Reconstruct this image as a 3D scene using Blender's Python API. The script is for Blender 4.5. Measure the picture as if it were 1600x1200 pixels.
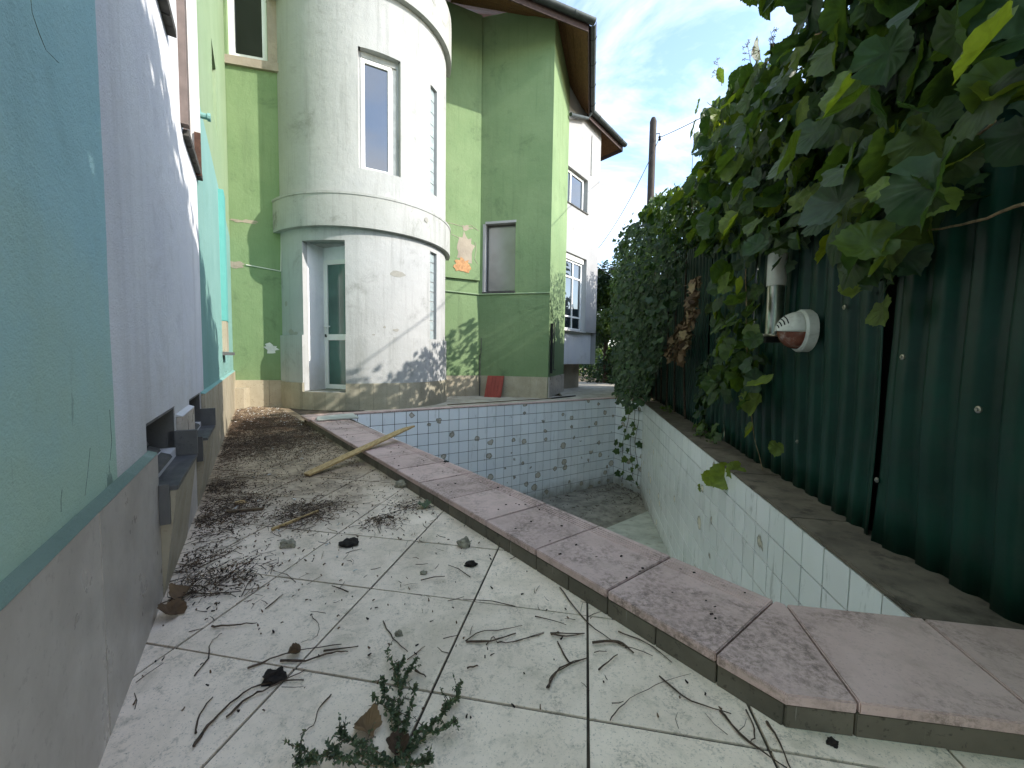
import bpy, bmesh, math, random
import numpy as np
from mathutils import Matrix, Vector, noise as mnoise
random.seed(7); rng = np.random.default_rng(7)
scene = bpy.context.scene
for o in list(bpy.data.objects): bpy.data.objects.remove(o)
R = math.radians

# ------------------------------------------------------------------ camera
F_PX, CX, CY, PITCH, ROLL, EYE = 630., 800., 600., R(3.6), R(.86), .87
cp, sp, cr, sr = math.cos(PITCH), math.sin(PITCH), math.cos(ROLL), math.sin(ROLL)
_f = np.array([0, cp, -sp]); _u0 = np.array([0, sp, cp]); _r0 = np.array([1., 0, 0])
_r = cr*_r0 + sr*_u0; _u = -sr*_r0 + cr*_u0
MC = np.array([_r, _u, _f]); EYEP = np.array([0, 0, EYE])
cam = bpy.data.cameras.new('camera'); camo = bpy.data.objects.new('camera', cam)
scene.collection.objects.link(camo)
camo.matrix_world = Matrix(((_r[0], _u[0], -_f[0], 0), (_r[1], _u[1], -_f[1], 0), (_r[2], _u[2], -_f[2], EYE), (0, 0, 0, 1)))
cam.sensor_width = 36; cam.sensor_fit = 'HORIZONTAL'; cam.lens = F_PX/1600*36
cam.clip_start = .02; cam.clip_end = 3000
scene.camera = camo

# ------------------------------------------------------------------ sky, sun, exposure
SUN = Vector((1., -.28, .62)).normalized()
world = bpy.data.worlds.new('World'); scene.world = world; world.use_nodes = True
nt = world.node_tree; nt.nodes.clear(); N = nt.nodes.new; L = nt.links.new
out = N('ShaderNodeOutputWorld'); bg = N('ShaderNodeBackground'); sky = N('ShaderNodeTexSky')
sky.sky_type = 'NISHITA'; sky.sun_disc = False
sky.sun_elevation = math.asin(SUN.z); sky.sun_rotation = math.atan2(SUN.x, SUN.y)
sky.air_density = 1.; sky.dust_density = .6; sky.ozone_density = 1.0
tc = N('ShaderNodeTexCoord'); mp = N('ShaderNodeMapping'); mp.inputs['Scale'].default_value = (1.0, 1.0, 2.6)
mp.inputs['Rotation'].default_value = (.3, .5, .2); mp.inputs['Location'].default_value = (.55, .2, 1.3)
n1 = N('ShaderNodeTexNoise'); n1.inputs['Scale'].default_value = 2.1; n1.inputs['Detail'].default_value = 9; n1.inputs['Roughness'].default_value = .6
n1.inputs['Distortion'].default_value = .5
cr1 = N('ShaderNodeValToRGB'); cr1.color_ramp.elements[0].position = .45; cr1.color_ramp.elements[1].position = .78
cr1.color_ramp.elements[0].color = (.0, .0, .0, 1); cr1.color_ramp.elements[1].color = (.9, .9, .9, 1)
mx = N('ShaderNodeMix'); mx.data_type = 'RGBA'
mx.inputs[7].default_value = (4.6, 4.6, 4.6, 1)
L(tc.outputs['Generated'], mp.inputs['Vector']); L(mp.outputs['Vector'], n1.inputs['Vector']); L(n1.outputs['Fac'], cr1.inputs['Fac'])
L(cr1.outputs['Color'], mx.inputs[0]); L(sky.outputs['Color'], mx.inputs[6]); L(mx.outputs[2], bg.inputs['Color'])
bg.inputs['Strength'].default_value = .15; L(bg.outputs['Background'], out.inputs['Surface'])
sl = bpy.data.lights.new('sun', 'SUN'); so = bpy.data.objects.new('sun', sl); scene.collection.objects.link(so)
sl.energy = 2.0; sl.angle = R(.55); sl.color = (1, .95, .88)
so.rotation_euler = (-SUN).to_track_quat('-Z', 'Y').to_euler()
so.location = (12, -4, 9)
vs = scene.view_settings; vs.view_transform = 'Standard'; vs.look = 'None'; vs.exposure = 1.8; vs.gamma = 1; vs.use_curve_mapping = False

# ------------------------------------------------------------------ pixel helpers (a pixel gives a direction; distance comes from a plane)
def ray(x, y): return MC.T @ np.array([(x-CX)/F_PX, -(y-CY)/F_PX, 1.])
def G(x, y, z=0.):
    d = ray(x, y); return EYEP + d*(z-EYE)/d[2]
def proj(P):
    c = MC @ (np.asarray(P, float)-EYEP); return np.array([CX+F_PX*c[0]/c[2], CY-F_PX*c[1]/c[2]]) if c[2] > .02 else np.array([-9e9, 0])
def projn(P):
    c = (P-EYEP) @ MC.T; z = np.where(c[:, 2] > .05, c[:, 2], np.nan)
    return np.stack([CX+F_PX*c[:, 0]/z, CY-F_PX*c[:, 1]/z], 1)
def onplane(x, y, P, Q):
    d = ray(x, y); n = np.array([-(Q[1]-P[1]), Q[0]-P[0]]); return EYEP + d*(n@np.array(P[:2]))/(n@d[:2])
def inpoly(pts, poly):
    x, y = pts[:, 0], pts[:, 1]; r = np.zeros(len(pts), bool); j = len(poly)-1
    for i in range(len(poly)):
        xi, yi = poly[i]; xj, yj = poly[j]
        with np.errstate(all='ignore'):
            c = ((yi > y) != (yj > y)) & (x < (xj-xi)*(y-yi)/(yj-yi+1e-12)+xi)
        r ^= c; j = i
    return r

# ------------------------------------------------------------------ mesh helpers
col = scene.collection
class MB:
    def __init__(s): s.v = []; s.f = []
    def add(s, v, f):
        b = len(s.v); s.v += [tuple(map(float, p)) for p in v]; s.f += [tuple(i+b for i in q) for q in f]; return s
    def hexa(s, p):   # 8 points: 4 bottom ring, 4 top ring
        return s.add(p, [(3, 2, 1, 0), (4, 5, 6, 7), (0, 1, 5, 4), (1, 2, 6, 5), (2, 3, 7, 6), (3, 0, 4, 7)])
    def prism(s, poly, z0, z1):
        n = len(poly); v = [(x, y, z0) for x, y in poly]+[(x, y, z1) for x, y in poly]
        return s.add(v, [tuple(range(n-1, -1, -1)), tuple(range(n, 2*n))]+[(i, (i+1) % n, n+(i+1) % n, n+i) for i in range(n)])
    def bar(s, mp, u0, u1, z0, z1, d0, d1):
        return s.hexa([mp(u0, z0, d0), mp(u1, z0, d0), mp(u1, z0, d1), mp(u0, z0, d1), mp(u0, z1, d0), mp(u1, z1, d0), mp(u1, z1, d1), mp(u0, z1, d1)])
    def tube(s, pts, r, n=6, cap=True):
        pts = [Vector(p) for p in pts]; rs = r if hasattr(r, '__len__') else [r]*len(pts)
        b = len(s.v); up = None
        for i, p in enumerate(pts):
            t = (pts[min(i+1, len(pts)-1)]-pts[max(i-1, 0)]).normalized()
            if up is None: up = t.orthogonal().normalized()
            up = (up-t*up.dot(t)); up = up.normalized() if up.length > 1e-6 else t.orthogonal().normalized()
            w = t.cross(up)
            for k in range(n):
                a = 2*math.pi*k/n; s.v.append(tuple(p+(up*math.cos(a)+w*math.sin(a))*rs[i]))
        for i in range(len(pts)-1):
            for k in range(n):
                k2 = (k+1) % n; s.f.append((b+i*n+k, b+i*n+k2, b+(i+1)*n+k2, b+(i+1)*n+k))
        if cap:
            s.f.append(tuple(b+k for k in range(n-1, -1, -1))); s.f.append(tuple(b+(len(pts)-1)*n+k for k in range(n)))
        return s
    def lathe(s, prof, c, ax=(0, 0, 1), n=28, a0=0, a1=2*math.pi, xref=None):   # prof: (radius, height along ax)
        ax = Vector(ax).normalized(); x = Vector(xref) if xref else ax.orthogonal(); x = (x-ax*x.dot(ax)).normalized(); y = ax.cross(x); c = Vector(c)
        b = len(s.v); full = abs(a1-a0-2*math.pi) < 1e-6; m = n if full else n+1
        for r_, h_ in prof:
            for k in range(m):
                a = a0+(a1-a0)*k/n; s.v.append(tuple(c+ax*h_+(x*math.cos(a)+y*math.sin(a))*r_))
        for i in range(len(prof)-1):
            for k in range(n):
                k2 = (k+1) % m; s.f.append((b+i*m+k, b+i*m+k2, b+(i+1)*m+k2, b+(i+1)*m+k))
        return s
    def surf(s, mp, us, zs, ops=(), thick=.22):
        us = sorted(set([round(u, 5) for u in us]+[round(v, 5) for o in ops for v in o[:2]]))
        zs = sorted(set([round(z, 5) for z in zs]+[round(v, 5) for o in ops for v in o[2:4]]))
        def hole(u, z): return any(o[0] < u < o[1] and o[2] < z < o[3] for o in ops)
        for dep, flip in ((0, 0), (thick, 1)):
            b = len(s.v); s.v += [tuple(map(float, mp(u, z, dep))) for z in zs for u in us]; nu = len(us)
            for j in range(len(zs)-1):
                for i in range(nu-1):
                    if hole((us[i]+us[i+1])/2, (zs[j]+zs[j+1])/2): continue
                    q = (b+j*nu+i, b+j*nu+i+1, b+(j+1)*nu+i+1, b+(j+1)*nu+i); s.f.append(q[::-1] if flip else q)
        def edge(P, d): # list of (u,z)
            b = len(s.v)
            for u, z in P: s.v.append(tuple(map(float, mp(u, z, 0)))); s.v.append(tuple(map(float, mp(u, z, d))))
            for i in range(len(P)-1): s.f.append((b+2*i, b+2*i+1, b+2*i+3, b+2*i+2))
        for o in ops:
            d = o[4] if len(o) > 4 else thick
            uu = [u for u in us if o[0]-1e-6 <= u <= o[1]+1e-6]
            edge([(u, o[2]) for u in uu], d); edge([(u, o[3]) for u in uu], d); edge([(o[0], o[2]), (o[0], o[3])], d); edge([(o[1], o[2]), (o[1], o[3])], d)
        edge([(u, zs[0]) for u in us], thick); edge([(u, zs[-1]) for u in us], thick)
        edge([(us[0], zs[0]), (us[0], zs[-1])], thick); edge([(us[-1], zs[0]), (us[-1], zs[-1])], thick)
        return s
    def mesh(s, name, mat, smooth=False):
        m = bpy.data.meshes.new(name); m.from_pydata(s.v, [], s.f); m.update()
        if mat: m.materials.append(mat)
        if smooth:
            m.polygons.foreach_set('use_smooth', [True]*len(m.polygons))
        return m
    def build(s, name, mat, parent=None, smooth=False, auto=None):
        m = s.mesh(name, mat, smooth)
        if auto is not None:
            m.polygons.foreach_set('use_smooth', [True]*len(m.polygons)); m.set_sharp_from_angle(angle=R(auto))
        return link(bpy.data.objects.new(name, m), parent)
def link(o, parent=None):
    col.objects.link(o)
    if parent is not None:
        o.parent = parent
        if parent.type == 'EMPTY' and parent.parent is None: o.matrix_parent_inverse = Matrix.Translation(parent.location).inverted()
    return o
def tag(o, label, cat=None, group=None, kind=None):
    if label: o['label'] = label
    if cat: o['category'] = cat
    if group: o['group'] = group
    if kind: o['kind'] = kind
    return o
def thing(name, label, cat, loc, group=None):
    o = bpy.data.objects.new(name, None); o.empty_display_size = .2; o.location = [float(c) for c in loc]; col.objects.link(o)
    return tag(o, label, cat, group)
def bevel(o, w=.004, seg=2):
    bm = bmesh.new(); bm.from_mesh(o.data); bmesh.ops.remove_doubles(bm, verts=bm.verts, dist=1e-5)
    bmesh.ops.recalc_face_normals(bm, faces=bm.faces)
    bmesh.ops.bevel(bm, geom=bm.edges[:], offset=w, segments=seg, affect='EDGES', clamp_overlap=True)
    bm.to_mesh(o.data); bm.free(); return o
def clip(poly, a, n):  # keep (p-a).n >= 0
    res = []
    for i in range(len(poly)):
        p, q = np.array(poly[i]), np.array(poly[(i+1) % len(poly)]); dp, dq = (p-a)@n, (q-a)@n
        if dp >= 0: res.append(tuple(p))
        if (dp >= 0) != (dq >= 0): res.append(tuple(p+(q-p)*dp/(dp-dq)))
    return res
def planar(A, B, nside):
    A = np.array(A, float); B = np.array(B, float); d = (B-A)/np.linalg.norm(B-A); n = np.array([d[1], -d[0]])
    if n@np.array(nside) < 0: n = -n
    f = lambda u, z, dep=0.: (A[0]+d[0]*u-n[0]*dep, A[1]+d[1]*u-n[1]*dep, z)
    f.A, f.d, f.n, f.L = A, d, n, float(np.linalg.norm(B-A))
    def uz(x, y, dep=0.):
        a = A-n*dep; P = onplane(x, y, a, a+d); return float((P[:2]-a)@d), float(P[2])
    f.uz = uz
    return f
def fr(a, b, n): return [a+(b-a)*i/n for i in range(n+1)]

# ------------------------------------------------------------------ materials
def ramp(nt, fac, stops):
    r = nt.nodes.new('ShaderNodeValToRGB'); e = r.color_ramp.elements
    while len(e) < len(stops): e.new(.5)
    for k, (p, c) in enumerate(stops):
        e[k].position = p; e[k].color = (*(c if hasattr(c, '__len__') else (c, c, c)), 1)
    nt.links.new(fac, r.inputs['Fac']); return r.outputs['Color']
def srgb(r, g, b): return tuple(((c/255)/12.92 if c/255 <= .04045 else ((c/255+.055)/1.055)**2.4) for c in (r, g, b))
class MT:
    def __init__(s, name, rough=.8, spec=.35):
        s.m = bpy.data.materials.new(name); s.m.use_nodes = True; s.nt = s.m.node_tree; s.nt.nodes.clear()
        s.o = s.nt.nodes.new('ShaderNodeOutputMaterial'); s.p = s.nt.nodes.new('ShaderNodeBsdfPrincipled')
        s.nt.links.new(s.p.outputs[0], s.o.inputs[0]); s.p.inputs['Roughness'].default_value = rough; s.p.inputs['Specular IOR Level'].default_value = spec
        s.pos = s.nt.nodes.new('ShaderNodeNewGeometry').outputs['Position']
    def noise(s, scale, detail=6, rough=.6, vec=None, stretch=None, dist=0.):
        v = vec or s.pos
        if stretch:
            mp = s.nt.nodes.new('ShaderNodeMapping'); mp.inputs['Scale'].default_value = stretch; s.nt.links.new(v, mp.inputs['Vector']); v = mp.outputs['Vector']
        n = s.nt.nodes.new('ShaderNodeTexNoise'); n.inputs['Scale'].default_value = scale; n.inputs['Detail'].default_value = detail; n.inputs['Roughness'].default_value = rough
        n.inputs['Distortion'].default_value = dist; s.nt.links.new(v, n.inputs['Vector']); return n.outputs['Fac']
    def vor(s, scale, feature='F1', stretch=None, rnd=1.):
        v = s.pos
        if stretch:
            mp = s.nt.nodes.new('ShaderNodeMapping'); mp.inputs['Scale'].default_value = stretch; s.nt.links.new(v, mp.inputs['Vector']); v = mp.outputs['Vector']
        n = s.nt.nodes.new('ShaderNodeTexVoronoi'); n.feature = feature; n.inputs['Scale'].default_value = scale; n.inputs['Randomness'].default_value = rnd
        s.nt.links.new(v, n.inputs['Vector']); return n
    def math(s, op, a, b=0., clampit=False):
        n = s.nt.nodes.new('ShaderNodeMath'); n.operation = op; n.use_clamp = clampit
        for i, x in enumerate((a, b)):
            if hasattr(x, 'is_output'): s.nt.links.new(x, n.inputs[i])
            else: n.inputs[i].default_value = x
        return n.outputs[0]
    def mix(s, fac, a, b, mode='MIX'):
        n = s.nt.nodes.new('ShaderNodeMix'); n.data_type = 'RGBA'; n.blend_type = mode
        for i, x in ((0, fac), (6, a), (7, b)):
            if hasattr(x, 'is_output'): s.nt.links.new(x, n.inputs[i])
            else: n.inputs[i].default_value = (*x, 1) if hasattr(x, '__len__') else x
        return n.outputs[2]
    def rr(s, fac, lo, hi, a=0., b=1.):   # remap
        n = s.nt.nodes.new('ShaderNodeMapRange'); n.interpolation_type = 'SMOOTHSTEP'; s.nt.links.new(fac, n.inputs[0])
        for i, v in enumerate((lo, hi, a, b)): n.inputs[i+1].default_value = v
        return n.outputs[0]
    def sep(s, axis):
        n = s.nt.nodes.new('ShaderNodeSeparateXYZ'); s.nt.links.new(s.pos, n.inputs[0]); return n.outputs[axis]
    def rand(s): return s.nt.nodes.new('ShaderNodeObjectInfo').outputs['Random']
    def color(s, c):
        if hasattr(c, 'is_output'): s.nt.links.new(c, s.p.inputs['Base Color'])
        else: s.p.inputs['Base Color'].default_value = (*c, 1)
    def rough(s, c): s.nt.links.new(c, s.p.inputs['Roughness'])
    def bump(s, h, strength=.3, dist=.01):
        b = s.nt.nodes.new('ShaderNodeBump'); b.inputs['Strength'].default_value = strength; b.inputs['Distance'].default_value = dist
        s.nt.links.new(h, b.inputs['Height']); s.nt.links.new(b.outputs[0], s.p.inputs['Normal'])
def stucco(name, c1, c2, dirt=(.12, .115, .09), damt=.55, streak=.6, grain=1., base=None, peel=False):
    t = MT(name, .9, .2)
    c = t.mix(t.rr(t.noise(1.3, 5), .3, .7), c1, c2)
    st = t.rr(t.noise(3.2, 7, .65, stretch=(1.6, 1.6, .12)), .5, .78)          # rain streaks
    c = t.mix(t.math('MULTIPLY', st, streak), c, t.mix(.5, dirt, c1))
    dr = t.rr(t.noise(9, 6, .6, stretch=(2.2, 2.2, .07)), .54, .74); c = t.mix(t.math('MULTIPLY', dr, streak*.55), c, t.mix(.55, dirt, c2))
    bl = t.rr(t.noise(2.1, 9, .72, dist=.4), .53, .75)                          # blotches
    c = t.mix(t.math('MULTIPLY', bl, damt), c, dirt)
    sp_ = t.rr(t.noise(38, 3, .6), .68, .74); c = t.mix(t.math('MULTIPLY', sp_, .35), c, dirt)
    if base:   # damp rising from the foot of the wall with an uneven edge
        z0, z1, bc, ba = base
        zz = t.math('ADD', t.sep(2), t.math('MULTIPLY', t.noise(2.6, 6), -.9))
        c = t.mix(t.math('MULTIPLY', t.rr(zz, z0, z1, 1, 0), ba), c, bc)
    if peel:
        pk = t.math('MULTIPLY', t.rr(t.noise(7, 8, .7, stretch=(1.5, 1.5, .35), dist=.3), .585, .61), t.rr(t.math('ADD', t.sep(2), t.math('MULTIPLY', t.noise(3, 4), -.4)), .35, .72, 1, 0)); c = t.mix(t.math('MULTIPLY', pk, .8), c, srgb(112, 134, 122))
    t.color(c)
    h = t.math('ADD', t.math('MULTIPLY', t.noise(150, 4, .7), .5*grain), t.math('ADD', t.math('MULTIPLY', t.noise(9, 4), .9), t.math('MULTIPLY', t.noise(34, 5, .6, stretch=(1, 1, .6)), .35))); t.bump(h, .7, .012)
    return t.m
def plain(name, c, rough=.5, metal=0., var=.25, nscale=8, bumpv=.1, spec=.4, dirt=None, damt=.4):
    t = MT(name, rough, spec); t.p.inputs['Metallic'].default_value = metal
    k = t.rr(t.noise(nscale, 6), .3, .7); cc = t.mix(k, tuple(x*(1-var) for x in c), tuple(min(1, x*(1+var)) for x in c))
    if dirt: cc = t.mix(t.math('MULTIPLY', t.rr(t.noise(nscale*1.7, 8, .7), .48, .7), damt), cc, dirt)
    t.color(cc)
    if bumpv: t.bump(t.noise(nscale*12, 4, .7), bumpv, .004)
    return t.m
m = {}
BROWN = (.07, .055, .038)
m['turq'] = stucco('turquoise_stucco', srgb(166, 208, 212), srgb(178, 216, 218), srgb(134, 166, 166), .3, .25, base=(.05, .8, srgb(176, 200, 172), .8), peel=True)
m['white'] = stucco('white_stucco', srgb(222, 222, 226), srgb(232, 232, 232), srgb(160, 156, 150), .35, .6, base=(-.1, .5, srgb(176, 166, 150), .5))
m['mint'] = stucco('mint_stucco', srgb(130, 168, 160), srgb(120, 160, 152), srgb(112, 146, 122), .25, .6)
m['cyan'] = stucco('cyan_stucco', srgb(92, 158, 150), srgb(100, 164, 156), srgb(100, 160, 150), .2, .3)
m['pale'] = stucco('pale_green_stucco', srgb(140, 158, 126), srgb(132, 152, 118), srgb(120, 140, 105), .4, .6)
m['green'] = stucco('green_stucco', srgb(124, 144, 104), srgb(114, 136, 96), srgb(74, 88, 64), .45, .65)
m['tower'] = stucco('weathered_white_stucco', srgb(160, 161, 159), srgb(170, 170, 168), srgb(92, 96, 82), .45, .85)
m['collar'] = stucco('stained_band_stucco', srgb(156, 157, 152), srgb(166, 166, 162), srgb(74, 74, 60), .75, .85)
m['wing'] = stucco('cream_stucco', srgb(154, 153, 152), srgb(164, 163, 162), srgb(118, 116, 108), .3, .4)
m['lip'] = stucco('green_render_lip', srgb(128, 146, 132), srgb(108, 126, 114), srgb(158, 172, 162), .8, .1)
m['bare'] = stucco('bare_grey_render', srgb(150, 148, 140), srgb(138, 136, 128), srgb(110, 106, 98), .3, .1)
m['raw'] = stucco('raw_plaster', srgb(168, 156, 138), srgb(142, 132, 118), srgb(90, 80, 66), .5, .1)
def stone_tile(name, c1, c2, speck, rough=.45, spot=.5):
    t = MT(name, rough, .45); c = t.mix(t.rr(t.noise(5, 6), .3, .7), c1, c2)
    c = t.mix(t.math('MULTIPLY', t.rr(t.noise(45, 5, .7), .56, .66), spot), c, speck)
    c = t.mix(t.math('MULTIPLY', t.rr(t.noise(2.4, 8, .7, stretch=(1, 1, .4)), .5, .75), .3), c, (.2, .18, .15))
    c = t.mix(t.math('MULTIPLY', t.rr(t.noise(70, 2, .5, stretch=(1, 1, .06)), .7, .76), .25), c, (.55, .53, .5))   # scratches
    r_ = t.math('MULTIPLY_ADD', t.rand(), .24); n = t.nt.nodes[-1]; n.inputs[2].default_value = .88
    c = t.mix(1., c, t.mix(1., (1, 1, 1), r_, 'MULTIPLY'), 'MULTIPLY')
    t.color(c); t.rough(t.rr(t.noise(6, 6), .3, .7, rough-.1, rough+.2)); t.bump(t.noise(60, 3), .08, .003); return t.m
m['plinth'] = stone_tile('polished_beige_plinth_tile', srgb(188, 180, 170), srgb(170, 162, 152), srgb(132, 122, 112), .34, .35)
m['plinth_sand'] = stone_tile('sand_plinth_tile', srgb(168, 158, 136), srgb(154, 144, 122), srgb(118, 106, 86), .55, .6)
m['plinth_tower'] = stone_tile('olive_beige_plinth_tile', srgb(156, 150, 132), srgb(142, 136, 118), srgb(100, 96, 78), .5, .5)
m['grey_sill'] = stone_tile('grey_slate_tile', srgb(88, 88, 88), srgb(74, 74, 74), srgb(54, 54, 54), .45, .4)
# deck tile: pale stone look, dusty, brown grime in drifts
def deck_mat():
    t = MT('deck_tile', .62, .4)
    c = t.mix(t.rr(t.noise(3.4, 7, .65), .3, .7), srgb(240, 221, 200), srgb(226, 207, 186))
    c = t.mix(t.math('MULTIPLY', t.rr(t.noise(11, 8, .7, dist=.6), .48, .7), .5), c, srgb(178, 165, 143))
    c = t.mix(t.math('MULTIPLY', t.rr(t.noise(90, 4, .7), .58, .7), .5), c, srgb(118, 110, 96))
    c = t.mix(t.math('MULTIPLY', t.rr(t.noise(1.7, 8, .7, dist=1.), .45, .7), .5), c, srgb(176, 161, 136))
    c = t.mix(t.math('MULTIPLY', t.rr(t.noise(26, 7, .75, dist=.3), .55, .66), .45), c, srgb(138, 128, 110))
    c = t.mix(t.math('MULTIPLY', t.rr(t.noise(4.5, 9, .75, dist=.8), .58, .68), t.math('MULTIPLY', t.rr(t.noise(60, 3, .7), .42, .6), .75)), c, srgb(70, 66, 58))   # black mould
    # blown-in earth lying thick towards the tower end, with a ragged edge
    yy = t.math('ADD', t.math('ADD', t.sep(1), t.math('MULTIPLY', t.sep(0), -.62)), t.math('MULTIPLY', t.noise(1.6, 7), 2.2))
    earth = t.mix(t.rr(t.noise(7, 7, .7), .35, .65), srgb(172, 150, 122), srgb(132, 112, 88))
    c = t.mix(t.rr(yy, 3.5, 4.9, 0, .92), c, earth)
    hum = t.math('MULTIPLY', t.rr(yy, 3.3, 4.8), t.math('MULTIPLY', t.rr(t.noise(5.5, 8, .7, dist=.6), .46, .6), t.rr(t.noise(55, 6, .8), .38, .56)))
    c = t.mix(t.math('MULTIPLY', hum, .85), c, srgb(84, 68, 52))
    c = t.mix(t.math('MULTIPLY', t.rr(t.noise(200, 3, .6), .63, .68), .6), c, srgb(86, 78, 66))
    c = t.mix(t.math('MULTIPLY', t.math('MULTIPLY', t.rr(t.noise(6, 9, .8, dist=1.2), .5, .62), t.rr(t.noise(120, 3, .7), .45, .6)), .5), c, srgb(104, 96, 82))
    r_ = t.math('MULTIPLY_ADD', t.rand(), .14); t.nt.nodes[-1].inputs[2].default_value = .93
    c = t.mix(1., c, r_, 'MULTIPLY'); t.color(c)
    t.bump(t.math('ADD', t.math('MULTIPLY', t.noise(14, 6, .65), .7), t.math('MULTIPLY', t.noise(130, 3), .3)), .3, .006); return t.m
m['deck'] = deck_mat()
m['grout'] = plain('dark_grout', srgb(66, 58, 48), .95, var=.5, nscale=14, bumpv=.5)
def coping_mat():
    t = MT('pink_coping_tile', .6, .4)
    c = t.mix(t.rr(t.noise(4, 7, .65), .3, .7), srgb(204, 176, 168), srgb(190, 162, 154))
    c = t.mix(t.math('MULTIPLY', t.rr(t.noise(110, 3, .7), .55, .68), .3), c, srgb(140, 124, 120))
    mould = t.math('MULTIPLY', t.rr(t.noise(2.7, 8, .72, dist=.7), .43, .62), t.rr(t.noise(60, 6, .8), .4, .62))
    c = t.mix(t.math('MULTIPLY', t.rr(t.noise(9, 7, .7), .45, .7), .4), c, srgb(158, 138, 126))
    c = t.mix(t.math('MULTIPLY', mould, .75), c, srgb(88, 74, 64))
    r_ = t.math('MULTIPLY_ADD', t.rand(), .14); t.nt.nodes[-1].inputs[2].default_value = .92
    t.color(t.mix(1., c, r_, 'MULTIPLY')); t.bump(t.noise(70, 5, .7), .25, .004); return t.m
m['coping'] = coping_mat()
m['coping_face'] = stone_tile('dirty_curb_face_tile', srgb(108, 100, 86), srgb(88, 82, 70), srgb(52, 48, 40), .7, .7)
m['rim'] = plain('dirty_stone_rim', srgb(104, 94, 82), .85, var=.3, nscale=5, bumpv=.4, dirt=srgb(54, 48, 40), damt=.8)
def pool_tile(name, c1, c2, patch, pmax, streaks):
    t = MT(name, .22, .5)
    c = t.mix(t.rr(t.noise(2.2, 4), .3, .7), c1, c2)
    r_ = t.math('MULTIPLY_ADD', t.rand(), .1); t.nt.nodes[-1].inputs[2].default_value = .93
    c = t.mix(1., c, r_, 'MULTIPLY')
    v = t.vor(5.2, stretch=(1, 1, 1.1)); cellr = t.nt.nodes.new('ShaderNodeSeparateColor'); t.nt.links.new(v.outputs['Color'], cellr.inputs[0])
    dist = t.math('ADD', t.math('ADD', v.outputs['Distance'], t.math('MULTIPLY', t.noise(22, 5), .34)), t.math('MULTIPLY', cellr.outputs[1], .2))
    zf = t.rr(t.sep(2), -1.7, .1, pmax, pmax*.28)
    on = t.math('LESS_THAN', cellr.outputs[0], zf)
    spot = t.math('MULTIPLY', t.rr(dist, .50, .56, 1, 0), on)
    ring = t.math('MULTIPLY', t.math('MULTIPLY', t.rr(dist, .44, .51, 0, 1), t.rr(dist, .52, .57, 1, 0)), on)
    c = t.mix(t.math('MULTIPLY', spot, .75), c, patch); c = t.mix(t.math('MULTIPLY', ring, .7), c, srgb(96, 92, 80))
    ss = t.math('MULTIPLY', t.rr(t.noise(9, 8, .75, stretch=(1, 1, .25), dist=.5), .56, .7), streaks); c = t.mix(ss, c, srgb(120, 118, 104))
    foot = t.rr(t.math('ADD', t.sep(2), t.math('MULTIPLY', t.noise(7, 6), .35)), -1.62, -1.25, .7, 0); c = t.mix(foot, c, srgb(122, 112, 92))
    t.color(c); t.rough(t.math('ADD', t.math('MULTIPLY', spot, .4), .24, True)); t.bump(t.math('MULTIPLY', spot, -1.), .3, .003); return t.m
m['tile_blue'] = pool_tile('pale_blue_pool_tile', srgb(240, 240, 242), srgb(234, 236, 240), srgb(172, 156, 130), .8, .35)
m['tile_green'] = pool_tile('pale_green_pool_tile', srgb(246, 244, 242), srgb(240, 240, 236), srgb(206, 192, 160), .3, .5)
m['pool_floor'] = plain('dirty_pool_floor', srgb(138, 132, 122), .9, var=.3, nscale=5, bumpv=.5, dirt=srgb(84, 78, 68), damt=.8)
m['pool_step'] = plain('pool_floor_tile', srgb(178, 178, 168), .7, var=.15, nscale=4, bumpv=.2, dirt=srgb(130, 126, 112), damt=.6)
m['walk'] = plain('dusty_concrete', srgb(178, 170, 154), .95, var=.2, nscale=3, bumpv=.5, dirt=srgb(140, 124, 100), damt=.7)
m['soil'] = plain('soil', srgb(112, 98, 76), 1, var=.35, nscale=2, bumpv=.6, dirt=srgb(70, 72, 44), damt=.7)
m['fence'] = plain('dark_green_painted_steel', srgb(15, 51, 41), .42, var=.22, nscale=5, bumpv=.12, spec=.3, dirt=srgb(34, 52, 46), damt=.7)
m['pvc'] = plain('white_pvc', srgb(226, 226, 222), .4, var=.06, nscale=3, bumpv=0)
m['pvcold'] = plain('chalky_white_trim', srgb(206, 204, 198), .6, var=.12, nscale=9, bumpv=.1)
m['steel'] = plain('brushed_steel', srgb(176, 172, 160), .32, 1., .12, 20, .05)
m['frost'] = plain('frosted_diffuser', srgb(196, 194, 186), .5, 0, .08, 10, .05)
m['lampwhite'] = plain('aged_white_enamel', srgb(208, 208, 200), .45, 0, .08, 14, .08, dirt=srgb(130, 124, 112), damt=.35)
m['lampred'] = plain('rusty_red_lens', srgb(122, 72, 58), .25, 0, .35, 9, .05, dirt=srgb(176, 160, 148), damt=.6)
m['black'] = plain('matte_black_and_shade', srgb(24, 24, 24), .7, 0, .2)  # also paints the shade inside basement openings and behind fence gaps
m['brownshut'] = plain('brown_shutter_paint', srgb(104, 92, 86), .6, 0, .2, 10, .15)
m['rust'] = plain('rust', srgb(84, 60, 48), .9, 0, .4, 20, .4)
m['slate'] = plain('dark_slate', srgb(72, 70, 66), .8, 0, .3, 16, .3)
m['wood'] = None
def wood(name, c1, c2, st=(1, 14, 14)):
    t = MT(name, .75, .3); k = t.noise(6, 7, .65, stretch=st); t.color(t.mix(t.rr(k, .3, .7), c1, c2)); t.bump(k, .4, .004); return t.m
m['soffit'] = wood('weathered_soffit_wood', srgb(120, 86, 56), srgb(74, 50, 32), (12, 1.2, 12))
m['fascia'] = wood('flaking_brown_fascia', srgb(78, 62, 58), srgb(50, 38, 36), (3, 3, 14))
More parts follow.
